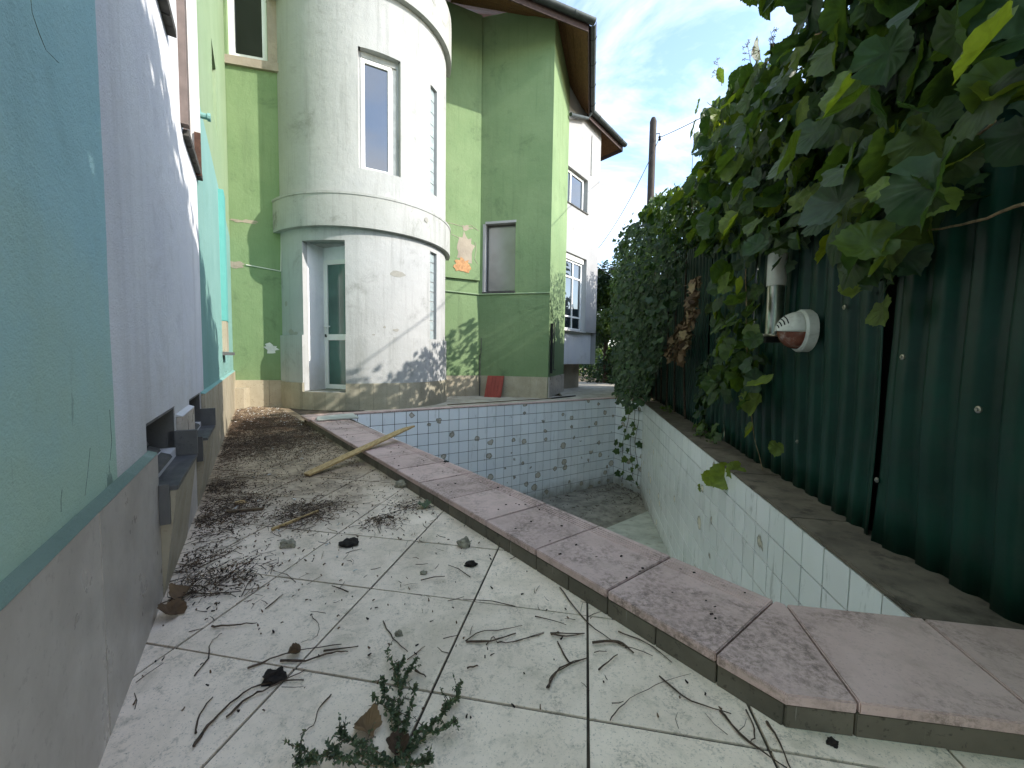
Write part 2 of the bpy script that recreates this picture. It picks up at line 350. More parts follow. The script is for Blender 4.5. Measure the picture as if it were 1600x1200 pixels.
m['plank'] = wood('sawn_plank', srgb(194, 166, 116), srgb(152, 124, 84), (9, 2.5, 9))
m['oldplank'] = wood('grey_old_plank', srgb(110, 92, 70), srgb(72, 60, 48), (2, 9, 9))
m['pole'] = wood('weathered_pole', srgb(72, 64, 56), srgb(44, 38, 34), (10, 10, 1))
m['gutter'] = plain('dark_zinc_gutter', srgb(66, 72, 72), .45, .6, .2, 7, .1)
m['roof'] = plain('brown_roof_tile', srgb(104, 66, 52), .8, 0, .3, 6, .3)
m['wire'] = plain('cable_sheath', srgb(30, 30, 32), .6, 0, .1)
m['conduit'] = plain('pale_conduit', srgb(206, 204, 190), .6, 0, .1)
m['twig'] = plain('dry_twig', srgb(74, 60, 48), .9, 0, .5, 40, .4)
m['twigpale'] = plain('pale_stem', srgb(134, 112, 84), .9, 0, .35, 40, .3)
m['clump'] = plain('black_leaf_mould', srgb(36, 30, 26), 1, 0, .5, 60, .6)
m['crumb'] = plain('brown_leaf_crumb', srgb(96, 76, 58), 1, 0, .5, 30, .4)
m['stone'] = plain('rubble_stone', srgb(140, 134, 116), .95, 0, .3, 40, .6, dirt=srgb(84, 80, 66))
m['redplastic'] = plain('red_plastic', srgb(150, 66, 52), .6, 0, .15, 6, .1)
m['brick'] = plain('exposed_brick', srgb(184, 138, 96), .95, 0, .25, 22, .6, dirt=srgb(140, 110, 84))
m['glassblock'] = plain('glass_block', srgb(150, 160, 160), .12, 0, .15, 12, .1, spec=.6)
def glass(name, c, rough=.03, ior=1.85):
    t = MT(name, rough, .9); t.p.inputs['IOR'].default_value = ior
    t.color(t.mix(t.rr(t.noise(1.2, 3), .3, .7), c, tuple(x*.5 for x in c))); t.bump(t.noise(1.6, 2), .02, .02); return t.m
m['glass'] = glass('dark_window_glass', (.02, .026, .035)); m['glassg'] = glass('green_door_glass', (.07, .16, .13), .12, 1.5); m['glassdark'] = glass('black_window_glass', (.008, .01, .012), .05, 1.35); m['glassgrey'] = glass('grey_blind_glass', (.13, .14, .14), .2)
def leafmat(name, cols, trans=.45, rough=.5, tint=(2.3, 2.1, .7, 1)):
    mm = bpy.data.materials.new(name); mm.use_nodes = True; n = mm.node_tree; n.nodes.clear()
    o = n.nodes.new('ShaderNodeOutputMaterial'); p = n.nodes.new('ShaderNodeBsdfPrincipled'); tr = n.nodes.new('ShaderNodeBsdfTranslucent'); ms = n.nodes.new('ShaderNodeMixShader')
    g = n.nodes.new('ShaderNodeNewGeometry'); oi = n.nodes.new('ShaderNodeObjectInfo'); ad = n.nodes.new('ShaderNodeMath'); ad.operation = 'ADD'; frn = n.nodes.new('ShaderNodeMath'); frn.operation = 'FRACT'
    n.links.new(g.outputs['Random Per Island'], ad.inputs[0]); n.links.new(oi.outputs['Random'], ad.inputs[1]); n.links.new(ad.outputs[0], frn.inputs[0])
    c = ramp(n, frn.outputs[0], [(i/(len(cols)-1), q) for i, q in enumerate(cols)])
    nz = n.nodes.new('ShaderNodeTexNoise'); nz.inputs['Scale'].default_value = 26; nz.inputs['Detail'].default_value = 5; n.links.new(g.outputs['Position'], nz.inputs['Vector'])
    mxx = n.nodes.new('ShaderNodeMix'); mxx.data_type = 'RGBA'; mxx.blend_type = 'MULTIPLY'; mxx.inputs[0].default_value = .7
    n.links.new(c, mxx.inputs[6]); n.links.new(ramp(n, nz.outputs['Fac'], [(.3, (.55, .55, .55)), (.7, (1.25, 1.25, 1.1))]), mxx.inputs[7])
    n.links.new(mxx.outputs[2], p.inputs['Base Color']); p.inputs['Roughness'].default_value = rough; p.inputs['Specular IOR Level'].default_value = .4
    mt = n.nodes.new('ShaderNodeMix'); mt.data_type = 'RGBA'; mt.blend_type = 'MULTIPLY'; mt.inputs[0].default_value = 1; n.links.new(mxx.outputs[2], mt.inputs[6]); mt.inputs[7].default_value = tint
    n.links.new(mt.outputs[2], tr.inputs['Color']); ms.inputs[0].default_value = trans
    b = n.nodes.new('ShaderNodeBump'); b.inputs['Strength'].default_value = .35; b.inputs['Distance'].default_value = .006; n.links.new(nz.outputs['Fac'], b.inputs['Height']); n.links.new(b.outputs[0], p.inputs['Normal'])
    n.links.new(p.outputs[0], ms.inputs[1]); n.links.new(tr.outputs[0], ms.inputs[2]); n.links.new(ms.outputs[0], o.inputs[0]); return mm
m['grape'] = leafmat('grape_leaf', [(.026, .058, .024), (.038, .078, .024), (.058, .1, .024), (.032, .068, .028), (.085, .125, .024)], .42)
m['young_backlit'] = leafmat('young_backlit_grape_leaf', [(.12, .17, .03), (.16, .21, .035), (.1, .15, .03)], .45)  # thin new leaves, and backlight put into the colour of others
m['ivy'] = leafmat('ivy_leaf', [(.014, .036, .016), (.022, .052, .022), (.04, .078, .026), (.016, .04, .02)], .25)
m['hedge'] = leafmat('hedge_leaf', [(.03, .06, .02), (.05, .095, .025), (.08, .13, .035), (.035, .07, .025)], .35)
m['dead'] = leafmat('dead_leaf', [srgb(96, 72, 52), srgb(120, 96, 70), srgb(76, 58, 44), srgb(136, 116, 86)], .15, .8, (1, 1, 1, 1))
m['weed'] = leafmat('weed_leaf', [(.07, .1, .06), (.1, .135, .075), (.055, .08, .05)], .2)

# ================================================================== SETTING: ground, deck, pool
PIN = [np.array(p) for p in ((.87, 1.28), (1.29, 1.20), (2.55, 7.78), (2.2, 8.5), (-2.30, 5.50))]   # pool, inner edge at the rim
# ground with a hole for the pool
bm = bmesh.new(); gz_ = -.05
def loop(pts):
    vs = [bm.verts.new((float(x), float(y), gz_)) for x, y in pts]
    for i in range(len(vs)): bm.edges.new((vs[i], vs[(i+1) % len(vs)]))
ctr = sum(PIN)/5
loop([(-700, -700), (700, -700), (700, 700), (-700, 700)]); loop([ctr+(p-ctr)*(1+.1/np.linalg.norm(p-ctr)) for p in PIN])
bmesh.ops.triangle_fill(bm, edges=bm.edges[:], use_beauty=True)
me = bpy.data.meshes.new('ground'); bm.to_mesh(me); bm.free(); me.materials.append(m['soil'])
tag(link(bpy.data.objects.new('ground', me)), 'bare brown earth round the house', kind='structure')

# left wall line, curb line
LW0 = np.array([-.857, .7954]); LWD = np.array([-.5354, .8446]); LWN = np.array([.8446, .5354])
CF0 = np.array([.66, .91]); CFD = np.array([-.617, .787]); CFN = np.array([.787, .617])      # curb front edge, towards the pool
deckE = tag(MB().prism([(-1.9, -2.6), (2.2, -2.6), (2.2, .74), (.70, .94), (-2.36, 5.36), (-2.36, 7.0), (-5.0, 7.4), (-5.2, 6.4)], -.045, -.006).build('deck', m['grout']), 'cream tiled deck', kind='structure')
TS = .401; th = R(-10.3); e1 = np.array([math.cos(th), math.sin(th)]); e2 = np.array([-e1[1], e1[0]]); T0 = np.array([-.592, 1.07])
H1a = CF0+CFN*.1
for i in range(-14, 8):
    for j in range(-9, 17):
        c = T0+(i+.5)*TS*e1+(j+.5)*TS*e2; g = .0038
        h = TS/2-g; poly = [c-h*e1-h*e2, c+h*e1-h*e2, c+h*e1+h*e2, c-h*e1+h*e2]
        poly = clip(poly, LW0-LWN*.02, LWN)
        if not poly: continue
        poly = clip(poly, np.array([0, 6.9]), np.array([0, -1.]))
        pc = []
        if poly:
            a = clip(poly, H1a, -CFN)
            if len(a) > 2: pc.append(a)
            b = clip(poly, H1a, CFN); b = clip(b, np.array([.66, .97]), np.array([-.142, -.99])) if b else b
            b = clip(b, np.array([2.0, 0]), np.array([-1., 0])) if b else b
            if len(b) > 2: pc.append(b)
        if not pc or c[1] < -1.6: continue
        mb = MB(); dz = random.uniform(-.0012, .0012)
        for q in pc: mb.prism(q, -.012, dz)
        mb.build('deck_tile', m['deck'], deckE)
# walkway behind the pool
wk = [(-2.36, 5.75), (2.30, 8.66), (2.75, 7.9), (2.95, 8.3), (4.6, 16), (1.5, 16), (1.2, 9.5), (-1, 9.9), (-2.36, 7.2)]
tag(MB().prism(wk, -.045, .0).build('path', m['walk']), 'dusty concrete walk behind the pool', kind='structure')

tag(MB().prism([(-9, -14), (12, -14), (12, -2.62), (-9, -2.62)], -.045, -.004).build('yard', m['walk']), 'pale concrete sheet added behind the camera to bounce light', kind='structure')  # unseen pale paving, added to bounce light into the shaded deck
# ---- pool
pool = thing('swimming_pool', 'empty tiled swimming pool with pink coping', 'pool', (0.6, 5, -1.75))
ZR, ZB = .06, -1.76
tint = [None, 'tile_green', 'tile_green', 'tile_blue', 'tile_blue']
def pool_wall(a, b, mat, pitch, skipname=None):
    a, b = np.array(a), np.array(b); d = (b-a)/np.linalg.norm(b-a); n = np.array([-d[1], d[0]])   # inward (loop is CCW)
    Ln = np.linalg.norm(b-a); f = lambda u, z, dep=0.: (a[0]+d[0]*u-n[0]*dep, a[1]+d[1]*u-n[1]*dep, z)
    w = MB().bar(f, -.02, Ln+.02, ZB-.1, ZR-.005, .006, .16).build('pool_wall', m['grout'], pool)
    nu = max(1, round(Ln/pitch)); pu = Ln/nu; nz = 10; pz = (ZR-ZB)/nz; g = .0042
    tm = MB().bar(lambda u, z, dep: (u, -dep, z), g, pu-g, g, pz-g, -.002, .008).mesh('pool_tile', m[mat])
    ang = math.atan2(d[1], d[0])
    for i in range(nu):
        for j in range(nz):
            o = bpy.data.objects.new('pool_tile', tm); p = f(i*pu, 0, .0)
            o.location = (p[0], p[1], ZB+j*pz); o.rotation_euler = (random.uniform(-.006, .006), 0, ang+random.uniform(-.006, .006)); link(o, w)
    return w
# (x axis of a tile runs along the wall, its -y side is the wall: flip so that the face looks into the pool)
def pw(i, mat, pitch): return pool_wall(PIN[i], PIN[(i+1) % 5], mat, pitch)
pw(0, 'tile_green', .18); pw(1, 'tile_green', .181); pw(2, 'tile_blue', .18); pw(3, 'tile_blue', .172); pw(4, 'tile_blue', .181)
fl = MB().prism([tuple(p) for p in PIN], ZB-.15, ZB+.005).build('pool_floor', m['pool_floor'], pool)
# shallower tiled bench of floor at the near end, its front edge crossing the pool
q1 = onplane(1012, 803, PIN[1], PIN[2])[:2]; q0 = G(945, 826, ZB+.07)[:2]; dd = (q0-q1)/np.linalg.norm(q0-q1); q0 = q1+dd*2.3
stp = [tuple(PIN[0]), tuple(PIN[1]), tuple(q1), tuple(q0)]
sb = MB(); zt = [-1.25, -1.25, -1.69, -1.69]
sb.hexa([(x, y, ZB) for x, y in stp]+[(x, y, z) for (x, y), z in zip(stp, zt)])
sb.build('floor_ramp', m['pool_step'], pool)

# ---- coping on the near curb: each slab and each face tile is its own piece
curb = MB().prism([tuple(CF0+CFD*.0+CFN*.02), tuple(CF0+CFN*.38+CFD*.0), tuple(CF0+CFD*5.5+CFN*.38), tuple(CF0+CFD*5.5+CFN*.02)], -.04, .058).build('curb', m['grout'], pool)
MB().prism([(.70, .93), (1.55, .80), (1.55, 1.13), (1.30, 1.165), (.90, 1.245)], -.04, .058).build('curb', m['grout'], pool)
ZC = .088
def slab(poly, z0, z1, name, mat, par, bw=.003):
    o = MB().prism([tuple(map(float, p)) for p in poly], z0, z1).build(name, mat, par); bevel(o, bw); return o
def cpt(s, w): return CF0+CFD*s+CFN*w
J0 = .161; cl = .366; g = .0028
ns = 15
for k in range(ns):
    s0 = J0+cl*k; s1 = min(s0+cl, 5.55)
    if k == ns-1: continue
    dz = random.uniform(-.0015, .0015)
    o = slab([cpt(s0+g, -.001), cpt(s0+g, .400), cpt(s1-g, .400), cpt(s1-g, -.001)], .060, ZC+dz, 'coping_tile', m['coping'], curb)
    rb = MB()
    for q in range(4):   # anti-slip ribs along the pool side
        r0 = .318+.017*q
        rb.prism([tuple(cpt(s0+.012, r0)), tuple(cpt(s0+.012, r0+.009)), tuple(cpt(s1-.012, r0+.009)), tuple(cpt(s1-.012, r0))], ZC-.004, ZC+dz+.0022)
    bm = bmesh.new(); bm.from_mesh(o.data); tmp = rb.mesh('tmp', None); bm.from_mesh(tmp); bm.to_mesh(o.data); bm.free(); bpy.data.meshes.remove(tmp)
for k in range(2*ns-2):
    s0 = J0+cl/2*k; s1 = s0+cl/2
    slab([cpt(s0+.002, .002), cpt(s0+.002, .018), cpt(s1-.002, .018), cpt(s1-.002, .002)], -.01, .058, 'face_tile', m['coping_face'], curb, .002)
# corner slab and the run towards the fence
kp = [np.array(p) for p in ((.66, .905), (.812, .884), (.90, 1.262), (.875, 1.285))]
slab([cpt(J0-g, -.006), kp[0], kp[1]-np.array([g, 0]), kp[2]-np.array([g, 0]), cpt(J0-g, .400)], .060, ZC, 'coping_tile', m['coping'], curb)
slab([kp[1]+np.array([g, 0]), (1.185, .829), (1.278, 1.20), kp[2]+np.array([g, .0])], .060, ZC+.001, 'coping_tile', m['coping'], curb)
slab([(1.192, .828), (1.56, .774), (1.56, 1.15), (1.285, 1.199)], .060, ZC, 'coping_tile', m['coping'], curb)
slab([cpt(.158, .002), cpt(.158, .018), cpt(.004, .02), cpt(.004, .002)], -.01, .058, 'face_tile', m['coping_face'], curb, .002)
fy = lambda x: .910-.1435*(x-.66)
for a, b in ((.664, .810), (.814, 1.186), (1.190, 1.56)):
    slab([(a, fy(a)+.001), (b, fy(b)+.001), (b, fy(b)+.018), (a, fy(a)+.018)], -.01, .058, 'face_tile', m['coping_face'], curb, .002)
# far end: loose pale slabs over the curb end
slab([cpt(5.08, -.02), cpt(5.08, .42), cpt(5.52, .50), cpt(5.52, -.02)], .061, .092, 'coping_tile', m['coping'], curb)
tag(slab([cpt(4.86, .03), cpt(4.80, .50), cpt(5.22, .56), cpt(5.16, .10)], .095, .110, 'loose_slab', m['pool_step'], None), 'pale loose stone slab lying across the far end of the curb', 'slab')
# far rim and rim beside the fence
d34 = (PIN[4]-PIN[3])/np.linalg.norm(PIN[4]-PIN[3]); n34 = np.array([d34[1], -d34[0]])
n34 = n34 if n34[1] > 0 else -n34
rimF = MB().prism([tuple(PIN[4]+n34*.01), tuple(PIN[3]+n34*.01), tuple(PIN[3]+n34*.16), tuple(PIN[4]+n34*.16)], -.06, .055).build('rim', m['grout'], pool)
Lr = np.linalg.norm(PIN[4]-PIN[3]); nn = 13
for k in range(nn):
    a = PIN[3]+d34*(Lr*k/nn+.003); b = PIN[3]+d34*(Lr*(k+1)/nn-.003); slab([a-n34*.008, b-n34*.008, b+n34*.17, a+n34*.17], .060, .078+random.uniform(-.001, .001), 'rim_tile', m['coping'], rimF, .004)
FD = np.array([.2024, .9793]); FN = np.array([-.9793, .2024]); FP0 = np.array([1.53, 1.15])       # fence line, FN looks at the pool
d12 = (PIN[2]-PIN[1])/np.linalg.norm(PIN[2]-PIN[1]); n12 = np.array([d12[1], -d12[0]])
rimR = MB().prism([tuple(PIN[1]+n12*.01), tuple(FP0-FN*.12+FD*-.02), tuple(FP0-FN*.12+FD*7.6), tuple(PIN[2]+n12*.01)], -.06, .055).build('rim', m['grout'], pool)
Lr = np.linalg.norm(PIN[2]-PIN[1]); nn = 8
for k in range(nn):
    a = PIN[1]+d12*(Lr*k/nn+.004); b = PIN[1]+d12*(Lr*(k+1)/nn-.004); wa = .30; slab([a-n12*.006, a+n12*wa, b+n12*wa, b-n12*.006], .060, .080+random.uniform(-.0015, .0015), 'rim_tile', m['rim'], rimR, .005)
slab([PIN[2]+n12*-.004, PIN[2]+n12*.3, PIN[3]+np.array([.3, .2]), PIN[3]], .060, .079, 'rim_tile', m['coping'], rimF, .004)

# ================================================================== HOUSE
house = thing('house', 'weathered green and white house with a round stair tower', 'house', (-3, 8.2, 0))
def window(mp, ua, ub, za, zb, dep, fw=.06, mull=(), trans=(), mat='pvc', gl='glass', fd=.06, sill=None, name='window'):
    fb = MB()
    fb.bar(mp, ua, ua+fw, za, zb, dep-fd, dep).bar(mp, ub-fw, ub, za, zb, dep-fd, dep)
    fb.bar(mp, ua+fw, ub-fw, za, za+fw, dep-fd+.001, dep).bar(mp, ua+fw, ub-fw, zb-fw, zb, dep-fd+.001, dep)
    for u in mull: fb.bar(mp, u-fw*.5, u+fw*.5, za+fw, zb-fw, dep-fd+.002, dep)
    ue = [ua+fw]+[v for u in mull for v in (u-fw*.5, u+fw*.5)]+[ub-fw]
    for z in trans:
        for k in range(0, len(ue), 2): fb.bar(mp, ue[k], ue[k+1], z-fw*.45, z+fw*.45, dep-fd+.003, dep)
    w = fb.build(name, m[mat], house)
    ze = [za+fw]+[v for z in trans for v in (z-fw*.45, z+fw*.45)]+[zb-fw]
    for k in range(0, len(ue), 2):
        for q in range(0, len(ze), 2):
            MB().bar(mp, ue[k]-.01, ue[k+1]+.01, ze[q]-.01, ze[q+1]+.01, dep-fd*.55, dep-fd*.35).build('pane', m[gl], w)
    if sill: MB().bar(mp, ua-.04, ub+.04, za-.05, za-.002, -.05, dep).build('sill', m[sill], w)
    return w
# ---------- near wall on the left: turquoise, white, mint
lw = planar(LW0, LW0+LWD, LWN)
HW = 8.2; WD = .024                          # wall stands 35 mm behind the face of the plinth
wl = lambda u, z, dep=0.: lw(u, z, dep+WD)
b1 = (.68, 1.25, .44, .63); b2 = (1.72, 2.24, .42, .615); sh = (1.78, 2.44, 2.14, 3.7)
UB = (lw.uz(148, 0, WD)[0]+lw.uz(183, 740, WD)[0])/2
def wob(u, z, dep=0.): return wl(u+(.007*mnoise.noise(Vector((z*4.3, .3, .1)))+.003*mnoise.noise(Vector((z*17, 2.3, .1))) if abs(u-UB) < 1e-4 else 0), z, dep)
wA = MB().surf(wob, fr(-2.8, UB, 3), fr(0, 3.2, 110)+[HW]).build('wall', m['turq'], house); tag(wA, 'turquoise stucco wall')
wB = MB().surf(wob, fr(UB, 2.46, 4), fr(0, 3.2, 110)+[HW], [b1+(.22,), b2+(.22,), sh+(.12,)]).build('wall', m['white'], house); tag(wB, 'white stucco wall with basement windows')
wC = MB().surf(wl, fr(2.46, 6.9, 4), [0, 2.75], [(4.95, 5.35, .46, .66, .12)]).build('wall', m['mint'], house); tag(wC, 'mint green stucco wall')
wD = MB().surf(wl, fr(2.46, 6.9, 4), [2.75, HW], [(4.2, 4.75, 3.35, 4.1, .15)]).build('wall', m['pale'], house)
MB().bar(wl, 4.2, 4.75, 3.35, 4.1, .1, .13).build('shutter', m['slate'], house)
MB().bar(wl, 4.95, 5.35, .46, .66, .1, .13).build('vent', m['slate'], house)
# cyan pilaster box on the mint wall
MB().bar(wl, 4.5, 4.8, 1.25, 2.7, -.05, 0).build('pilaster', m['cyan'], house)
pbx = MB().bar(wl, 4.5, 4.8, 1.22-.32, 1.245, -.045, 0).build('pilaster', m['plinth_sand'], house)
MB().bar(wl, 4.45, 4.85, .86, .895, -.1, 0).build('sill', m['grey_sill'], house)
# plinth tiles, one by one
def ptile(u0, u1, z0, z1, mat, t=WD+.0, par=wA): o = MB().bar(lw, u0+.0015, u1-.0015, z0, z1, random.uniform(-.001, .001), WD-.002).build('plinth_tile', m[mat], par); return o
us = [-2.6, -1.95, -1.25, -.58, .08, .70]
for a, b in zip(us, us[1:]): ptile(a, b, .0, .52, 'plinth', par=wA)
ptile(1.27, 1.47, 0, .575, 'plinth', par=wB); ptile(1.47, 1.70, 0, .575, 'plinth', par=wB)
for a in range(8):
    u0 = 2.26+.58*a; ptile(u0, min(u0+.58, 6.88), 0, .60, 'plinth_sand', par=wC)
# rendered lip above the plinth
def lip(u0, u1, z, mat): return MB().hexa([lw(u0, z, -.001), lw(u1, z, -.001), lw(u1, z, WD), lw(u0, z, WD), lw(u0, z+.004, .004), lw(u1, z+.004, .004), lw(u1, z+.013, WD+.002), lw(u0, z+.013, WD+.002)]).build('plinth_lip', m[mat], house)
lip(-2.6, .70, .522, 'lip'); lip(1.27, 1.70, .577, 'white'); lip(2.26, 6.88, .602, 'mint')
# basement windows: black back sheet and dark lining paint the shade inside, slatted flap, grey slate sill box
for (ua, ub, za, zb), zs in ((b1, .40), (b2, .39)):
    w = MB().bar(wl, ua, ub, za-.03, zb, .18, .21).build('basement_window', m['black'], house)
    for k in range(5):
        d0, z0_ = .13-.036*k, zb-.075-.03*k
        MB().hexa([wl(ua+.02, z0_, d0), wl(ub-.2, z0_, d0), wl(ub-.2, z0_, d0+.03), wl(ua+.02, z0_, d0+.03), wl(ua+.02, z0_+.012, d0+.006), wl(ub-.2, z0_+.012, d0+.006), wl(ub-.2, z0_+.024, d0+.036), wl(ua+.02, z0_+.024, d0+.036)]).build('slat', m['slate'], w)
    MB().bar(wl, ub-.012, ub-.002, zs, zb-.002, .003, .18).bar(wl, ua+.002, ua+.012, zs, zb-.002, .003, .18).bar(wl, ua+.013, ub-.013, zb-.012, zb-.003, .003, .18).build('shade_lining', m['grey_sill'], w)
    MB().bar(lw, ua+.02, ub+.012, zs-.015, zs, -.052, .2).build('sill', m['grey_sill'], w)
    MB().bar(lw, ub-.012, ub+.012, zs+.001, zs+.115, -.055, .05).build('sill_cheek', m['grey_sill'], w)
    MB().bar(lw, ua+.0, ua+.018, zs-.13, zs+.012, -.03, -.001).build('sill_cheek', m['grey_sill'], w)
    MB().hexa([lw(ua+.02, 0, -.002), lw(ub+.01, 0, -.002), lw(ub+.01, 0, .02), lw(ua+.02, 0, .02), lw(ua+.02, zs-.016, -.048), lw(ub+.01, zs-.016, -.048), lw(ub+.01, zs-.016, .02), lw(ua+.02, zs-.016, .02)]).build('plinth_tile', m['plinth_sand'], w)
# brown shuttered window and rusty louvre flaps higher up
w = window(wl, sh[0], sh[1], sh[2], sh[3], .1, .07, mat='brownshut', gl='glass')
MB().bar(wl, sh[0]-.02, sh[0]+.035, sh[2]-.02, sh[3], -.035, .02).build('frame', m['brownshut'], w)
MB().bar(wl, sh[1]-.03, sh[1]+.02, sh[2]-.02, sh[3], -.03, .02).build('frame', m['pvcold'], w)
MB().bar(wl, sh[1]-.045, sh[1]-.03, sh[2]-.06, sh[2]+.22, -.034, .0).build('rust_strip', m['rust'], w)
for k in range(9):
    u0 = sh[0]+.05+(sh[1]-sh[0]-.0)*k/9*1.05
    MB().bar(wl, u0, u0+.07, sh[2]-.055+random.uniform(-.004, .004), sh[2]-.02, -.03, .02).build('sill_tile', m['slate'], w)
for k in range(6):
    u0 = .98+.075*k; MB().bar(wl, u0, u0+.07, 2.36+random.uniform(-.004, .004), 2.395, -.035, .02).build('sill_tile', m['slate'], w)
# small tap pipe
tp = lw.uz(321, 182, -.02); P = np.array(wl(tp[0], tp[1], 0)); N3 = np.array([LWN[0], LWN[1], 0])
MB().tube([P, P+N3*.06], .02, 10).tube([P+N3*.055, P+N3*.075], .028, 10).build('pipe_stub', m['mint'], house)

# ---------- back wall left of the tower
K = LW0+LWD*6.9+np.array([0, 0.]); KW = K+np.array([.97, .25])*1.6
bw = planar(K-np.array([.97, .25])*.25, KW, (0, -1))
def rect(mp, x0, y0, x1, y1, dep=0.):
    a = mp.uz(x0, y0, dep); b = mp.uz(x1, y1, dep); return a[0], b[0], min(a[1], b[1]), max(a[1], b[1])
ua, _ = bw.uz(354, 60); ub, zb_ = bw.uz(418, 96); wz = bw.uz(386, 93)[1]
wE = MB().surf(bw, fr(0, bw.L, 3), [0, HW], [(ua, ub, wz, wz+1.5, .14)]).build('wall', m['green'], house); tag(wE, 'green stucco wall beside the tower')
w = window(bw, ua, ub, wz+.02, wz+1.5, .13, .09, gl='glassdark')
MB().bar(bw, ua-.05, ub+.22, wz-.13, wz, -.05, .12).build('sill', m['raw'], w)
MB().bar(bw, ub+.01, ub+.2, wz, wz+1.5, -.02, .1).build('jamb', m['raw'], w)
for u0, u1 in ((.25, .75), (.754, 1.12), (1.124, 1.6)): MB().bar(bw, u0, u1, 0, .45, -.03, -.001).build('plinth_tile', m['plinth_sand'], wE)
MB().bar(bw, .22, .46, 0, .33, -.28, -.032).build('stub_wall', m['plinth_sand'], wE)
c0 = bw.uz(385, 414); c1 = bw.uz(439, 424); c2 = bw.uz(440, 372)
MB().tube([bw(*c0, -.012), bw(*c1, -.012)], .008, 6).tube([bw(*c1, -.012), bw(*c2, -.012)], .008, 6).build('conduit', m['conduit'], house)
def blot(mp, cx_, cy_, wpx, hpx, mat, dep=-.004, n=22, par=house, name='plaster_patch', seed=0, rough=.3, th=.006):
    """irregular bare patch where the paint has come away"""
    rr_ = random.Random(seed); u, z = mp.uz(cx_, cy_); u2, _ = mp.uz(cx_+wpx/2, cy_); _, z2 = mp.uz(cx_, cy_-hpx/2); ru, rz = abs(u2-u), abs(z2-z)
    pts = []
    for k in range(n):
        a = 2*math.pi*k/n; q = 1+rr_.uniform(-rough, rough); pts.append((u+ru*q*math.cos(a), z+rz*q*math.sin(a)))
    b = MB(); v = [mp(p[0], p[1], dep) for p in pts]+[mp(p[0], p[1], dep+th) for p in pts]
    b.add(v, [tuple(range(n))]+[(i, (i+1) % n, n+(i+1) % n, n+i) for i in range(n)]); return b.build(name, m[mat], par)
blot(bw, 366, 413, 34, 11, 'raw', seed=3); blot(bw, 424, 544, 24, 13, 'pvcold', seed=4, rough=.45); blot(bw, 380, 346, 40, 5, 'raw', seed=5, rough=.5)
# drain cover box by the corner
# ---------- round stair tower
TC = np.array([-2.87, 7.95]); TR = 1.52
def tm_(r0): return lambda a, z, dep=0.: (TC[0]+(r0-dep)*math.sin(a), TC[1]-(r0-dep)*math.cos(a), z)   # a = 0 looks at -Y, positive to the right
tw = tm_(TR)
def tang(x, y, r0=TR):
    d = ray(x, y); dn = d[:2]; oc = -TC; A_ = dn@dn; B_ = 2*(oc@dn); C_ = oc@oc-r0*r0; disc = B_*B_-4*A_*C_
    t = (-B_-math.sqrt(max(disc, 0)))/(2*A_); P = EYEP+d*t; return math.atan2(P[0]-TC[0], -(P[1]-TC[1])), float(P[2])
AL, AR = R(-75), R(110)
aD0 = tang(474, 500)[0]; aD1 = tang(540, 500)[0]
aW0, zW1 = tang(559, 72); aW1, _ = tang(626, 180); zW0 = tang(559, 262)[1]
aS0 = tang(672, 460)[0]; aS1 = tang(682, 460)[0]; zS0 = tang(676, 531)[1]; zS1 = tang(676, 394)[1]
zU0 = tang(676, 303)[1]; zU1 = tang(676, 135)[1]
zDs, zDt = .30, tang(474, 376)[1]
angs = fr(AL, AR, 64)
ops = [(aD0, aD1, zDs, zDt, .1), (aW0, aW1, zW0, zW1, .16), (aS0, aS1, zS0, zS1, .1), (aS0, aS1, zU0, zU1, .1)]
tower = MB().surf(tw, angs, fr(0, 9.2, 12), ops, .16).build('tower', m['tower'], house, auto=25); tag(tower, 'weathered white round stair tower')
# projecting bands
zc0 = tang(541, 353, TR+.09)[1]; zc1 = zc0+.50
def ring(z0, z1, r0, r1, a0, a1, name, mat, nseg=64, sub=tower):
    b = MB(); t0 = tm_(r1); b.surf(lambda a, z, dep=0.: t0(a, z, dep), fr(a0, a1, nseg), [z0, z0+(z1-z0)*.5, z1], (), r1-r0); return b.build(name, m[mat], sub, auto=30)
ring(zc0, zc1, TR+.001, TR+.09, AL, AR, 'collar', 'collar')
zv0 = 6.5; ring(zv0, zv0+.72, TR+.001, TR+.1, AL, AR, 'collar', 'collar')
ring(zc1-.015, zc1+.02, TR+.0, TR+.1, AL, AR, 'collar_lip', 'collar')
# dado and tiled plinth
zd = tang(541, 524)[1]; zp = tang(541, 599)[1]
ring(zp, zd, TR+.001, TR+.03, aD1, AR, 'dado', 'tower', 40); ring(zp, zd, TR+.001, TR+.03, AL, aD0, 'dado', 'tower', 12)
k = 0; a = AL
while a < AR-.01:
    a2 = min(a+.135, AR); tp_ = tm_(TR+.042)
    in_door = a+.02 > aD0 and a2-.02 < aD1 or (a < aD0 < a2) or (a < aD1 < a2)
    if a < aD0 < a2: a2 = aD0; in_door = False
    elif a < aD1 < a2: a2 = aD1; in_door = True
    ztop = zDs-.012 if in_door else zp
    MB().surf(tp_, fr(a+.001, a2-.001, 3), [0, ztop], (), .041).build('plinth_tile', m['plinth_tower'], tower); a = a2
